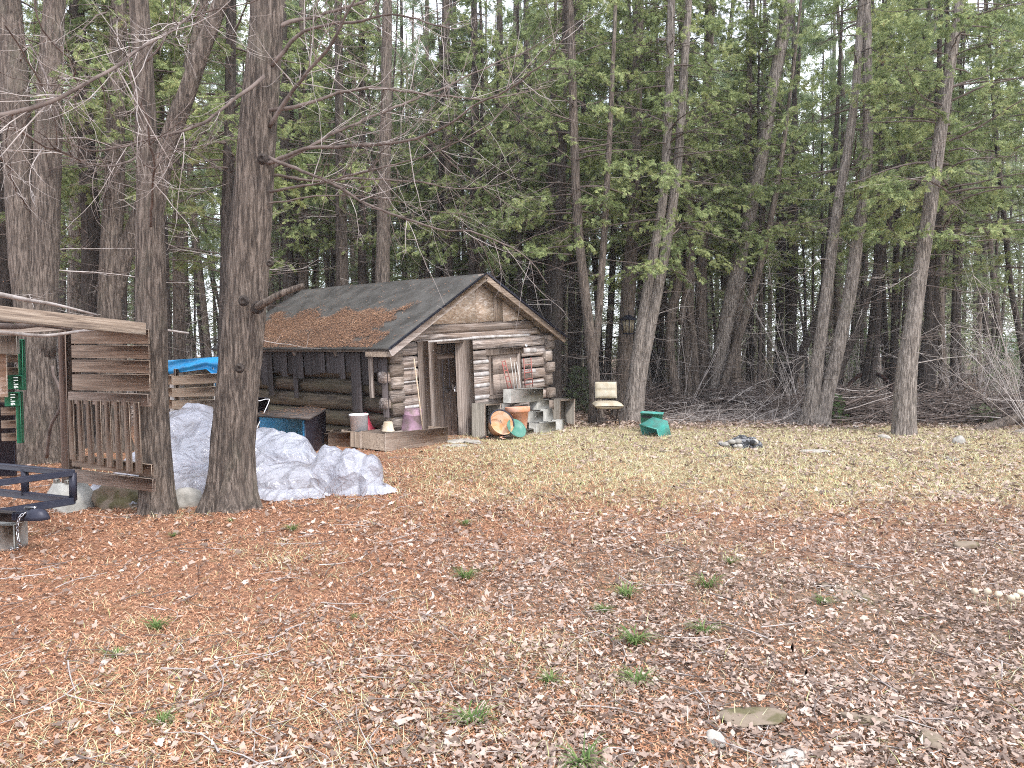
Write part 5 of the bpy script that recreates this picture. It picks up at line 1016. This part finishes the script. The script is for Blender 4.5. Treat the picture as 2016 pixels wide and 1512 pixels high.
for k in range(13):
    a = R(150) + k * R(14) + rr.normal(0, .1); q = .34 + rr.normal(0, .03); x, y = (q * math.cos(a) if k < 9 else rr.uniform(-.3, .1)), (q * .85 * math.sin(a) if k < 9 else rr.uniform(-.3, -.1)); s = rr.uniform(.035, .07); mb = MB(); pebble(mb, (x, y, .03 + (k > 8) * .07), (s, s * .8, s * .7), k * 3.7); mb.build('stone', [('stone_grey', 'stone_pale', 'charcoal')[k % 3]], t, smooth=True)
STN = [(240, 990, .30, .22, .21, 'stone_moss', 'mossy boulder between the concrete pier and the forked cedar', 1, .3), (370, 990, .19, .15, .16, 'stone_grey', 'smooth grey rock wedged between the two front cedars', 1, .15), (1604, 889, .24, .12, .05, 'stone_pale', 'flat stone in the dry grass right of the fire pit', .5, .2), (1872, 905, .22, .11, .05, 'stone_grey', 'flat stone in the grass toward the right edge', .5, .2),
    (1416, 899, .16, .10, .04, 'stone_grey', 'low flat stone just left of and before the fire pit', .5, .2), (1888, 871, .13, .10, .12, 'stone_grey', 'round grey rock before the right brush pile', 1, .15), (1741, 861, .14, .08, .05, 'stone_pale', 'pale low rock left of the great tapering cedar', 1, .2),
    (1480, 1410, .15, .09, .010, 'stone_moss', 'broad flat mossy rock among the leaves, nearest the camera', .4, .3), (1835, 1462, .075, .05, .04, 'stone_moss', 'roundish yellow grey stone in the leaves at the lower right', .7, .2), (1700, 1418, .10, .04, .025, 'stone_moss', 'small moss topped stone between the two near rocks', .8, .3), (1560, 1500, .10, .06, .028, 'stone_pale', 'pale stone cut by the bottom edge of the picture', .6, .3), (1665, 1172, .22, .10, .06, 'stone_moss', 'mossy half buried rock with grass in the right middle ground', .6, .3), (1902, 1074, .12, .07, .04, 'stone_moss', 'small dark mossy rock farther right in the clearing', .7, .3), (1410, 1455, .06, .04, .025, 'stone_pale', 'little pale rock left below the broad mossy rock', .7, .3)]
for i, (x, y, sx, sy, sz, mt, lab, fl, am) in enumerate(STN): g = G(x, y); rock('stone', lab, 'stone', (g[0], g[1], .0), (sx, sy, sz), mt, i * 1.3 + .4 if i > 1 else .2 * i, None, 4 if i < 2 else 3, fl, am)
# green grass tufts
def tuft_mesh(seed, n=60, h=.19, mat='tuft_green'):
    r = np.random.default_rng(seed); V = []; Q = []; 
    for k in range(n):
        a = r.random() * 6.28; l = h * r.uniform(.5, 1.2); w = .0052; c, s = math.cos(a), math.sin(a); x0, y0 = r.normal(0, .02, 2); b0 = len(V); o = r.uniform(.5, 1.1)
        for t_ in (0, .4, .75, 1.0): ww = w * (1 - t_ * .85); rx = l * o * t_; z = l * (1.1 * t_ - .75 * t_ * t_); V += [(x0 + c * rx - s * ww, y0 + s * rx + c * ww, z), (x0 + c * rx + s * ww, y0 + s * rx - c * ww, z)]
        for j in range(3): Q.append([b0 + j * 2, b0 + j * 2 + 1, b0 + j * 2 + 3, b0 + j * 2 + 2])
    return mesh_np('grass_tuft', V, np.array(Q), mat)
TM = [tuft_mesh(i) for i in range(4)]
TF = [(1385, 1242, 0.83), (1248, 1262, 1.07), (1232, 1168, 1.1), (1186, 1206, 0.62), (1392, 1155, 1.06), (916, 1134, 0.99), (1083, 1340, 0.69), (1253, 1338, 0.87), (1145, 1505, 0.91), (915, 1030, 0.77), (455, 1028, 0.44), (575, 1044, 0.74), (340, 1054, 0.48), (225, 1285, 0.61), (310, 1230, 0.83), (1440, 1110, 0.62), (1620, 1190, 0.66), (320, 1420, 0.62), (930, 1420, 0.96), (700, 1215, 0.39)]
for i, (x, y, s) in enumerate(TF): g = G(x, y); o = link('grass_tuft', TM[i % 4], None, (g[0], g[1], float(gh(g[0], g[1])))); s *= .85; o.scale = (s, s, s); o.rotation_euler = (0, 0, i * 1.7); tag(o, 'small spreading tuft of green grass in the clearing', 'grass tuft', 'green grass tufts in the clearing')
# tan seed heads at the right edge
g = G(1970, 1195); t = thing('seed_heads', 'cluster of fluffy tan seed heads near the right edge', 'plant', (g[0], g[1], 0)); rr = np.random.default_rng(3)
for k in range(6): x, y, z = (k - 2.5) * .05, rr.normal(0, .03), rr.uniform(.05, .09); MB().tube([(x, y, -.01), (x, y, z)], .003, 5).build('stalk', ['straw'], t); mb = MB(); pebble(mb, (x, y, z + .02), (.022, .02, .022), k); mb.build('seed_head', ['seedhead'], t, smooth=True)
# dead weed with hanging leaves in the foreground
t = thing('dead_weed', 'tall reddish dead weed leaning in the right foreground', 'plant', G(1625, 1405)); A = spline([G(1625, 1405), P(1600, 1340, 3.7), P(1575, 1290, 3.75), P(1545, 1240, 3.8)], .05); MB().tube(A, .002, 5).build('stem', ['dry_brown'], t, True); mb = MB()
for k in range(12): p = A[int(len(A) * .35 + k * len(A) * .05) % len(A)]; mb.add(np.array([[0, 0, 0], [.012, .005, -.02], [.004, 0, -.055], [-.01, 0, -.025]]) + p, [[0, 1, 2, 3]])
mb.build('leaves', ['dry_brown'], t, True)

# ------------------------------------------------------------------ brush piles, logs, iron wheel
def brush(label, x0, x1, y0, y1, h, n, seed, pale=.3, thick=.018):
    r = np.random.default_rng(seed); t = thing('brush_pile', label, 'brush pile', ((x0 + x1) / 2, (y0 + y1) / 2, 0)); mb = MB(); cx, cy = (x0 + x1) / 2, (y0 + y1) / 2
    for k in range(n):
        x = r.uniform(x0, x1); y = r.uniform(y0, y1); e = 1 - abs((y - cy) / (y1 - y0) * 2) ** 2 * .7; z = h * e * r.random() * (.75 + .35 * math.sin(x * 2.3 + seed)); a = r.normal(0, .6) if r.random() < .7 else r.random() * 6.28; l = r.uniform(.4, 1.9)
        pp = wig([x - cx - math.cos(a) * l / 2, y - cy - math.sin(a) * l / 2, max(.02, z)], [math.cos(a), math.sin(a), r.normal(0, .16)], l, 6, r, .18); pp[:, 2] = np.maximum(pp[:, 2], .01); rad = r.uniform(.004, thick) * r.random() ** .6 + .003; m = int(r.random() < pale)
        mb.tube(pp, np.linspace(rad, rad * .4, 7), 5 if rad > .01 else 3, m, cap=False)
        if rad < .012:
            for w in range(3): k2 = r.integers(1, 6); tp = wig(pp[k2], r.normal(0, .6, 3) + [0, 0, .2], l * .25, 3, r, .3); mb.tube(tp, [.003, .0025, .002, .001], 3, m, cap=False)
    mb.build('sticks', ['twig_dark', 'twig_pale'], t); return t
xa, xb = P(1262, 800, 18.5)[0], P(1480, 800, 18.5)[0]
brush('dark pile of brushwood behind the bins and the upright cedars', xa, xb, 18.2, 21.0, .75, 900, 1, .12)
brush('low brushwood heap between the leaning cedar and the pale forked cedar', P(1455, 800, 18)[0], P(1600, 800, 18)[0], 17.6, 20.0, .6, 600, 2, .25)
brush('wide brush pile behind the great tapering cedar', P(1650, 800, 17)[0], P(2060, 800, 17)[0], 16.2, 19.0, .72, 1500, 3, .12, .024)
brush('thin scatter of pale twigs on the ground before the brush pile', P(1330, 830, 17)[0], P(1590, 830, 17)[0], 16.4, 17.6, .14, 240, 4, .75, .008)
lt = thing('dead_branch', 'long pale fallen branch with upright side twigs below the pale forked cedar', 'branch', P(1540, 835, 16.4)); limb(lt, [(1475, 838, 16.2), (1530, 828, 16.4), (1575, 808, 16.6), (1620, 795, 16.9)], .018, .008, 9, 12, .7, 'limb', ('twig_pale', 'twig_pale', 'twig_pale'))
for i, (a, b_, r0, lab) in enumerate((((1900, 862, 15.2), (2100, 792, 17.5), .11, 'thick log slanting up at the right edge, middle one'), ((1960, 872, 14.6), (2110, 838, 15.8), .13, 'pale barked log lowest in the stack at the right edge'), ((1830, 815, 17.5), (2100, 775, 19.5), .07, 'thin dark log on top of the brush pile at the right edge'), ((1850, 850, 16.2), (1990, 822, 17.6), .07, 'dark log sunk in the brush left of the thick one'))):
    p0, p1 = P(*a), P(*b_); t = thing('fallen_log', lab, 'log', p0, group='fallen logs at the right edge'); mb = MB(); A = spline([p0, (p0 + p1) / 2 + (0, 0, .04), p1], .15); bark_tube(mb, A - p0, np.full(len(A), r0), 20, i + 40, .06, 0); mb.build('log_body', [('bark_brown', 'bark_pale', 'bark_dark', 'bark_dark')[i]], t, smooth=True)
def wheel(label, px, py, Y, rad, tilt, yaw, spokes, w, cat='wheel'):
    c = P(px, py, Y); t = thing('iron_wheel', label, cat, c, (tilt, 0, yaw)); q = np.linspace(0, 2 * math.pi, 49); MB().tube(np.stack([rad * np.cos(q), rad * np.sin(q), 0 * q], -1), w * 1.5, 8, cap=False).build('rim', ['rusty_iron'], t, smooth=True)
    MB().lathe([(0, .07), (.05, .07), (.06, -.07), (0, -.07)], 12).build('hub', ['rusty_iron'], t)
    for k in range(spokes): a = k * 2 * math.pi / spokes; MB().tube([(.05 * math.cos(a), .05 * math.sin(a), 0), (rad * math.cos(a), rad * math.sin(a), 0)], .011, 6).build('spoke', ['rusty_iron'], t)
wheel('large rusty iron wheel standing among the slim cedars', 1712, 785, 20.2, .68, R(88), R(8), 10, .036)
wheel('small iron wheel lying tipped against the large one', 1673, 775, 19.4, .26, R(24), R(10), 4, .026)
# ------------------------------------------------------------------ pallet fence, poles, pier
PA = np.array([P(136, 900, 7.75)[0], 7.75, 0]); PB = np.array([P(300, 900, 7.28)[0] + .03, 7.28, 0]); D = PB - PA; LEN = np.linalg.norm(D); FY = math.atan2(D[1], D[0])
t = thing('pallet_fence', 'fence of weathered pallet boards between the square post and the forked cedar', 'fence', PA, (0, 0, FY)); fence = t
MB().box((0, 0, 1.04), (.11, .10, 1.62), None, 0, .006).build('post', ['post_z'], t)
MB().box((.06, .055, 1.0), (.04, .05, 1.5), None, 0, .004).build('post', ['post_z'], t)
rr = np.random.default_rng(1)
for z0, z1 in ((1.655, 1.79), (1.515, 1.64), (1.375, 1.50), (1.20, 1.36)): MB().box((LEN / 2 + .08, -.05, (z0 + z1) / 2), (LEN - .14, .018, z1 - z0), Matrix.Rotation(rr.normal(0, .008), 3, 'Y'), 0, .003).build('board', ['plank_x'], t)
MB().box((LEN / 2 + .03, -.035, 1.12), (LEN - .1, .04, .12), None, 0, .004).build('rail', ['post_z' if False else 'dead_x'], t)
for k in range(8): x = .10 + k * (LEN - .16) / 8; z0 = .50 - .012 * k; MB().box((x + .035, -.062, (z0 + 1.10) / 2), (.078, .016, 1.10 - z0), Matrix.Rotation(rr.normal(0, .012) - .03, 3, 'Y'), 0, .003).build('slat', ['plank_z'], t)
MB().box((LEN / 2 + .05, -.035, .47), (LEN - .1, .03, .12), Matrix.Rotation(R(2), 3, 'Y'), 0, .004).build('rail', ['plank_x'], t)
MB().box((LEN / 2 + .05, -.035, .325), (LEN - .06, .04, .125), Matrix.Rotation(R(1.2), 3, 'Y'), 0, .004).build('rail', ['dead_x'], t)
p = PA.copy(); t = thing('deck_pier', 'notched concrete pier carrying the fence post', 'pier block', p, (0, 0, FY)); mb = MB(); V = []
for z, w in ((-.02, .17), (.13, .155), (.25, .105)): V += [(-w, -w, z), (w, -w, z), (w, w, z), (-w, w, z)]
mb.add(V, [[0, 1, 5, 4], [1, 2, 6, 5], [2, 3, 7, 6], [3, 0, 4, 7], [4, 5, 9, 8], [5, 6, 10, 9], [6, 7, 11, 10], [7, 4, 8, 11], [8, 9, 10, 11]])
for sx in (-1, 1):
    for sy in (-1, 1): mb.box((sx * .082, sy * .082, .272), (.045, .045, .045), None, 0, .004)
mb.build('pier_body', ['concrete'], t)
def beam_thing(name, p0, p1, w, h, mat, label, cat):
    p0, p1 = Vector([float(a) for a in p0]), Vector([float(a) for a in p1]); x = (p1 - p0); l = x.length; x.normalize(); y = Vector((0, 0, 1)).cross(x).normalized(); z = x.cross(y)
    o = MB().box((l / 2, 0, 0), (l, w, h), None, 0, .005).build(name, [mat]); m4 = Matrix((x, y, z)).transposed().to_4x4(); m4.translation = p0; o.matrix_world = m4; return tag(o, label, cat)
# roof beam and poles lying over the lean-to
b0, b1 = np.array([PB[0] - .04, 7.2, 1.79]), P(0, 617, 5.8); beam_thing('roof_beam', b0, b0 + (b1 - b0) * 1.8, .04, .115, 'plank_x', 'long weathered beam running from the forked cedar out of the left edge', 'beam')
beam_thing('roof_beam', P(215, 640, 7.6), P(-60, 655, 6.6), .04, .06, 'dead_x', 'thin dark beam under the weathered roof beam', 'beam')
stick('pole', 'knobbly branch pole lying over the beam at the left edge', 'pole', [P(-60, 570, 5.6), P(0, 580, 6.0), P(60, 592, 6.4), P(110, 600, 6.8), P(190, 620, 7.2)], .024, .010, 'twig_pale', 10)
stick('pole', 'long thin branch pole that runs below the beam and past the forked cedar', 'pole', [P(-40, 652, 5.9), P(20, 656, 6.3), P(90, 661, 6.8), P(160, 652, 7.2), P(240, 645, 7.6), P(310, 648, 7.9), P(371, 656, 8.2)], .018, .011, 'twig_pale', 10)
stick('pole', 'thick crooked branch pole just above the long thin one', 'pole', [P(-40, 640, 6.0), P(30, 643, 6.4), P(80, 640, 6.8), P(140, 648, 7.2)], .030, .016, 'twig_dark', 10)
stick('pole', 'grey forked stick leaning behind the fence post', 'pole', [P(104, 720, 8.4), P(106, 740, 8.4), P(118, 765, 8.3), P(120, 800, 8.3), P(100, 840, 8.6), P(92, 900, 8.9)], .014, .02, 'twig_dark', 8)
# slatted pallet and tarp between the trees
a, c = P(322, 770, 10.9), P(434, 765, 9.9); D2 = c - a; l2 = np.linalg.norm(D2[:2]); t = thing('pallet', 'pale slatted pallet standing on edge behind the plastic heap', 'pallet', (a[0], a[1], 0), (0, 0, math.atan2(D2[1], D2[0])))
for k, (x0, x1) in enumerate(((-.05, .32), (.30, l2))):
    for q in range(4 if k else 3): z = 1.18 - q * .17 - (.0 if k else .01); z += .02 * k; MB().box(((x0 + x1) / 2, -.02 * k, z), (x1 - x0, .018, .125), Matrix.Rotation(R(-3 if k else -1), 3, 'Y'), 0, .003).build('slat', ['plank_pale'], t)
for x in (.02, .31, l2 - .05): MB().box((x, .04, .68), (.05, .06, 1.3), None, 0, .003).build('post', ['dead_x'], t)
a, c = P(316, 720, 11.2), P(436, 704, 10.2); t = thing('sheet_panel', 'dirty white sheet board standing below the blue tarp', 'board', (a[0], a[1], 0)); l = np.linalg.norm((c - a)[:2]); mb = MB(); mb.beam((a[0], a[1] + .05, .75), (c[0] - .12, c[1] + .05, .75), .012, 1.4); mb.build('panel', ['sheet_board'], t, True)
mb = MB(); mb.beam(P(372, 748, 10.55) , P(418, 715, 10.3), .01, .012); mb.build('crack_strip', ['dark_metal'], t, True)
def tarp():
    nx, ny = 46, 16; V = []; Q = []
    for i in range(nx + 1):
        u = i / nx; X = a + (c - a) * u
        for j in range(ny + 1):
            v = j / ny; top = 1.6 + (688 - (711 - 9 * u)) * X[1] / F_PX; bot = 1.6 + (688 - (739 - 16 * u + 22 * max(0, (u - .82) / .18))) * X[1] / F_PX
            z = top + (bot - top) * v; y = X[1] - .05 - .05 * v - .03 * math.sin(v * 9 + u * 5) * (.4 + u) - .02 * mn.noise(Vector((u * 9, v * 3, 0))); V.append((X[0], y, z))
        V.append((X[0], X[1] + .25, V[-ny - 1][2] - .02))
    m_ = ny + 2
    for i in range(nx):
        for j in range(ny): q = i * m_ + j; Q.append([q, q + 1, q + m_ + 1, q + m_])
        Q.append([i * m_ + ny + 1, i * m_, (i + 1) * m_, (i + 1) * m_ + ny + 1])
    mb = MB().add(V, Q); o = mb.build('blue_tarp', ['blue_tarp'], None, smooth=True); tag(o, 'bright blue tarp edge draped over the sheet board between the two front cedars', 'tarp')
tarp()
MB_ = MB(); MB_.beam(P(424, 762, 10.6), P(446, 762, 10.5), .02, .7); o = MB_.build('blue_board', ['blue_tarp']); tag(o, 'blue panel showing between the white sheet board and the thick front cedar', 'panel')
# green pallets with stencilled numbers
def text_mesh(name, s, size, mat, parent, loc, rot):
    cu = bpy.data.curves.new(name, 'FONT'); cu.body = s; cu.size = size; cu.extrude = .001; cu.align_x = 'CENTER'; cu.align_y = 'CENTER'; cu.offset = .002; to = bpy.data.objects.new(name, cu); C.objects.link(to)
    dg = bpy.context.evaluated_depsgraph_get(); me = bpy.data.meshes.new_from_object(to.evaluated_get(dg)); bpy.data.objects.remove(to); me.materials.append(MATS[mat]); o = link(name, me, parent, loc); o.rotation_euler = rot; return o
def green_pallet(label, px, ytop, ybot, Y, txt, lower):
    g_ = P(px, ytop, Y); zt = g_[2]; zb = P(px, ybot, Y)[2]; h = zt - zb; t = thing('green_pallet', label, 'pallet', (g_[0], g_[1], zb), (0, 0, R(12)), 'green and brown pallets stacked on edge'); 
    MB().box((0, 0, h / 2), (.05, .09, h), None, 0, .004).build('stringer', ['green_paint'], t)
    n = 4; 
    for k in range(n): z = h * (k + .5) / n; MB().box((-.11, -.03, z), (.165, .02, h / n * .62), None, 0, .003).build('deck_board', ['plank_x'], t)
    zb_ = h * (.16 if not lower else .86); mb = MB(); mb.box((-.055, -.06, zb_), (.16, .03, h * .27), None, 0, .004); blk = mb.build('block', ['green_paint'], t)
    text_mesh('number', txt, .065, 'white_mark', blk, (-.045, -.078, zb_), (math.pi / 2, math.pi / 2, 0)); return t
green_pallet('upper green edged pallet at the left frame edge', 42, 668, 768, 9.3, '11.16', False); green_pallet('lower green edged pallet at the left frame edge', 38, 771, 872, 9.3, '11.16', True)
t0 = MB().box((0, 0, 0), (.5, .05, .22), None, 0, .004).build('old_board', ['crate_z']); t0.location = Vector(P(-6, 678, 9.0)); tag(t0, 'grey board end above the strand board at the left edge', 'board')
t0 = MB().box((0, 0, 0), (.5, .02, .62), None, 0, .002).build('strand_panel', ['strand_board']); t0.location = Vector(P(-28, 730, 9.05)); tag(t0, 'strand board panel cut by the left edge beside the green pallets', 'board')
t0 = MB().box((0, 0, 0), (1.0, .04, .9), None, 0, .004).build('shadow_panel', ['black_steel']); t0.location = Vector(P(-50, 865, 9.4)); tag(t0, 'dark blue black panel standing in for the shadow behind the trailer at the left edge', 'shadow panel')  # dark panel added where only shadow falls behind the trailer
# ------------------------------------------------------------------ trailer with coupler, chain and block
ca = P(143, 931, 6.55); t = thing('utility_trailer', 'black steel trailer frame with its coupler resting on a concrete block', 'trailer', ca); zt, zb = ca[2], ca[2] - .24
d1 = np.array([-.33, -.52, 0]); d1 /= np.linalg.norm(d1); d2 = np.array([-.92, .40, 0]); d2 /= np.linalg.norm(d2); c0 = np.array([ca[0], ca[1], 0])
for nm, d, l in (('top_rail', d1, 2.2), ('top_rail', d2, 2.4)): MB().beam(c0 + (0, 0, zt), c0 + d * l + (0, 0, zt), .05, .05).build(nm, ['black_steel'], t, True)
for nm, d, l in (('bottom_rail', d1, 2.2), ('bottom_rail', d2, 2.4)): MB().beam(c0 + (0, 0, zb), c0 + d * l + (0, 0, zb), .05, .06).build(nm, ['black_steel'], t, True)
for p_ in (c0, c0 + d2 * .62, c0 + d2 * 1.5, c0 + d1 * 1.2): MB().box(p_ + np.array([0, 0, (zt + zb) / 2]), (.045, .045, zt - zb)).build('upright', ['black_steel'], t, True)
MB().beam(c0 + d1 * .6 + (0, 0, zb - .06), c0 + d1 * 2.0 + (0, 0, zb - .09), .08, .09).build('tongue_brace', ['black_steel'], t, True)
k0, k1 = P(-60, 1012, 6.05), P(46, 1018, 6.0); MB().beam(k0, k1, .075, .075).build('tongue', ['lamp_glass' if False else 'dark_metal'], t, True)
cp = P(60, 1018, 6.0); mb = MB(); mb.lathe([(0, .065), (.035, .062), (.06, .04), (.075, .0), (.082, -.03), (.07, -.035), (0, -.03)], 20, 0, Matrix.Translation(cp + np.array([.05, 0, .01])) @ Matrix.Diagonal((1.25, .8, .9, 1))); mb.box(cp + np.array([-.05, 0, .01]), (.16, .08, .07), None, 0, .012); cpl = mb.build('coupler', ['black_steel'], t, True, smooth=False)
MB().box(cp + np.array([-.0, 0, .072]), (.09, .03, .025), None, 0, .006).build('latch_lever', ['bright_steel'], cpl, True)
def chain(pts, s=.028):
    A = spline(pts, .004); seg = np.concatenate([[0], np.cumsum(np.linalg.norm(np.diff(A, axis=0), axis=1))]); mb = MB(); n = int(seg[-1] / (s * .8))
    for k in range(n):
        i = int(np.searchsorted(seg, (k + .5) * s * .8)); i = min(max(i, 1), len(A) - 2); T_ = A[i + 1] - A[i - 1]; T_ /= np.linalg.norm(T_); u = np.cross(T_, [.3, .9, .2]); u /= np.linalg.norm(u); u = u if k % 2 else np.cross(T_, u); q = np.linspace(0, 2 * math.pi, 11)
        mb.tube(A[i] + np.outer(np.cos(q), T_) * s * .55 + np.outer(np.sin(q), u) * s * .33, .0042, 4, cap=False)
    return mb
g0 = G(40, 1082); mb = chain([P(52, 1008, 5.93), P(38, 1020, 5.9), P(34, 1045, 5.9), P(38, 1070, 5.9), g0 + (0, 0, .015), G(22, 1084) + (0, 0, .015), G(30, 1079) + (0, 0, .02), G(44, 1081) + (0, 0, .02)]); mb.build('safety_chain', ['bright_steel'], t, True, smooth=True)
g = G(14, 1084); t2 = thing('concrete_block', 'single concrete block under the trailer coupler', 'concrete block', (g[0] - .02, g[1] + .1, .1), (0, 0, R(4))); MB().box((-.03, 0, 0), (.2, .2, .215), None, 0, .006).build('block_body', ['concrete'], t2)
# ------------------------------------------------------------------ plastic sheeting heap
def plastic():
    # blobs (pixel of the top, distance, half widths) unioned into one crumpled skin
    x0, x1, y0, y1 = -4.7, -1.25, 7.75, 10.4; nx, ny = 300, 200
    B = [(380, 803, 9.9, .62, .55), (345, 812, 10.0, .5, .5), (430, 835, 9.5, .65, .5), (330, 880, 9.2, .6, .6), (520, 853, 9.3, .50, .42), (565, 862, 9.1, .42, .38), (600, 893, 9.0, .22, .3), (480, 900, 8.8, .6, .55), (560, 910, 8.75, .55, .5), (652, 884, 8.75, .27, .30), (688, 893, 8.65, .24, .28), (728, 900, 8.6, .15, .22), (300, 940, 8.5, .4, .35), (230, 955, 8.25, .35, .2), (400, 930, 8.6, .5, .5)]
    X = np.linspace(x0, x1, nx); Y = np.linspace(y0, y1, ny); XX, YY = np.meshgrid(X, Y, indexing='ij'); H = np.full(XX.shape, -.05)
    for px, py, Yb_, rx, ry in B:
        c_ = P(px, py, Yb_); e = 1 - ((XX - c_[0]) / rx) ** 2 - ((YY - c_[1]) / ry) ** 2; h = c_[2] * np.sign(e) * np.abs(e) ** .42; H = np.maximum(H, np.where(e > 0, h, -.05))
    # smooth a little
    for _ in range(9): H[1:-1, 1:-1] = (H[1:-1, 1:-1] * 2 + H[:-2, 1:-1] + H[2:, 1:-1] + H[1:-1, :-2] + H[1:-1, 2:]) / 6
    N1 = np.zeros_like(H); DX = np.zeros_like(H); DY = np.zeros_like(H)
    for i in range(nx):
        for j in range(ny):
            p_ = Vector((X[i] * 2.6, Y[j] * 2.6, H[i, j] * 2.6)); w = mn.noise_vector(p_ * .9) * .7; q = Vector(((p_ + w).x * 1.0, (p_ + w).y * .8, (p_ + w).z * .5)); a_ = 1 - abs(mn.noise(q)) * 2; b_ = 1 - abs(mn.noise(q * 2.3 + Vector((5, 1, 2)))) * 2; N1[i, j] = .060 * a_ * abs(a_) + .016 * b_
            w2 = mn.noise_vector(p_ * 1.3 + Vector((9, 9, 9))); DX[i, j], DY[i, j] = w2.x * .05, w2.y * .05
    m_ = np.clip((H + .02) / .12, 0, 1); Z = H + N1 * m_ + .0; V = np.stack([XX + DX * m_, YY + DY * m_, Z], -1).reshape(-1, 3)
    i, j = np.meshgrid(np.arange(nx - 1), np.arange(ny - 1), indexing='ij'); a_ = (i * ny + j).ravel(); Q = np.stack([a_, a_ + ny, a_ + ny + 1, a_ + 1], -1); keep = (V[Q][:, :, 2].max(1) > -.02); Q = Q[keep]
    # frilly skirt edges lying on the ground
    r = np.random.default_rng(2); sv, sq = [], []
    for cx, cy, rad_, a0, a1 in ((P(728, 960, 8.45)[0], 8.5, .26, -1.6, 1.2), (P(560, 960, 8.3)[0], 8.45, .55, -2.6, -.4), (P(250, 970, 8.1)[0], 8.2, .5, -2.8, -.3)):
        n = 60; b0 = len(V) + sum(len(s) for s in sv); rows = []
        for k in range(n + 1):
            th = a0 + (a1 - a0) * k / n; f = 1 + .18 * mn.noise(Vector((k * .25, cx, 0))); rows += [(cx + math.cos(th) * rad_ * .7, cy + math.sin(th) * rad_ * .5, .10), (cx + math.cos(th) * rad_ * f * .9, cy + math.sin(th) * rad_ * .7 * f, .05 + .04 * mn.noise(Vector((k * .3, cy, 3)))), (cx + math.cos(th) * rad_ * f * 1.08, cy + math.sin(th) * rad_ * .85 * f, .015 + .03 * abs(mn.noise(Vector((k * .45, cy, 9)))))]
        sv.append(np.array(rows)); 
        for k in range(n):
            for q in range(2): a2 = b0 + k * 3 + q; sq.append([a2, a2 + 3, a2 + 4, a2 + 1])
    V = np.vstack([V] + sv); Q = np.vstack([Q, np.array(sq)]); o = link('plastic_sheeting', mesh_np('plastic_sheeting', V, Q, 'plastic_film', None, True)); tag(o, 'big crumpled heap of translucent white plastic sheeting behind the front cedars', 'plastic sheet')
plastic()
print('objects', len(C.objects))

# ------------------------------------------------------------------ air
def haze():
    m = bpy.data.materials.new('haze_air'); m.use_nodes = True; t = m.node_tree; t.nodes.clear(); o = t.nodes.new('ShaderNodeOutputMaterial'); v = t.nodes.new('ShaderNodeVolumePrincipled')
    v.inputs['Color'].default_value = (.93, .95, 1, 1); v.inputs['Density'].default_value = .0007; v.inputs['Anisotropy'].default_value = .2; t.links.new(v.outputs[0], o.inputs['Volume'])
    mb = MB(); mb.box((0, 73, 12), (190, 184, 27)); MATS['haze_air'] = m; h = mb.build('haze', ['haze_air']); tag(h, kind='stuff')
haze()
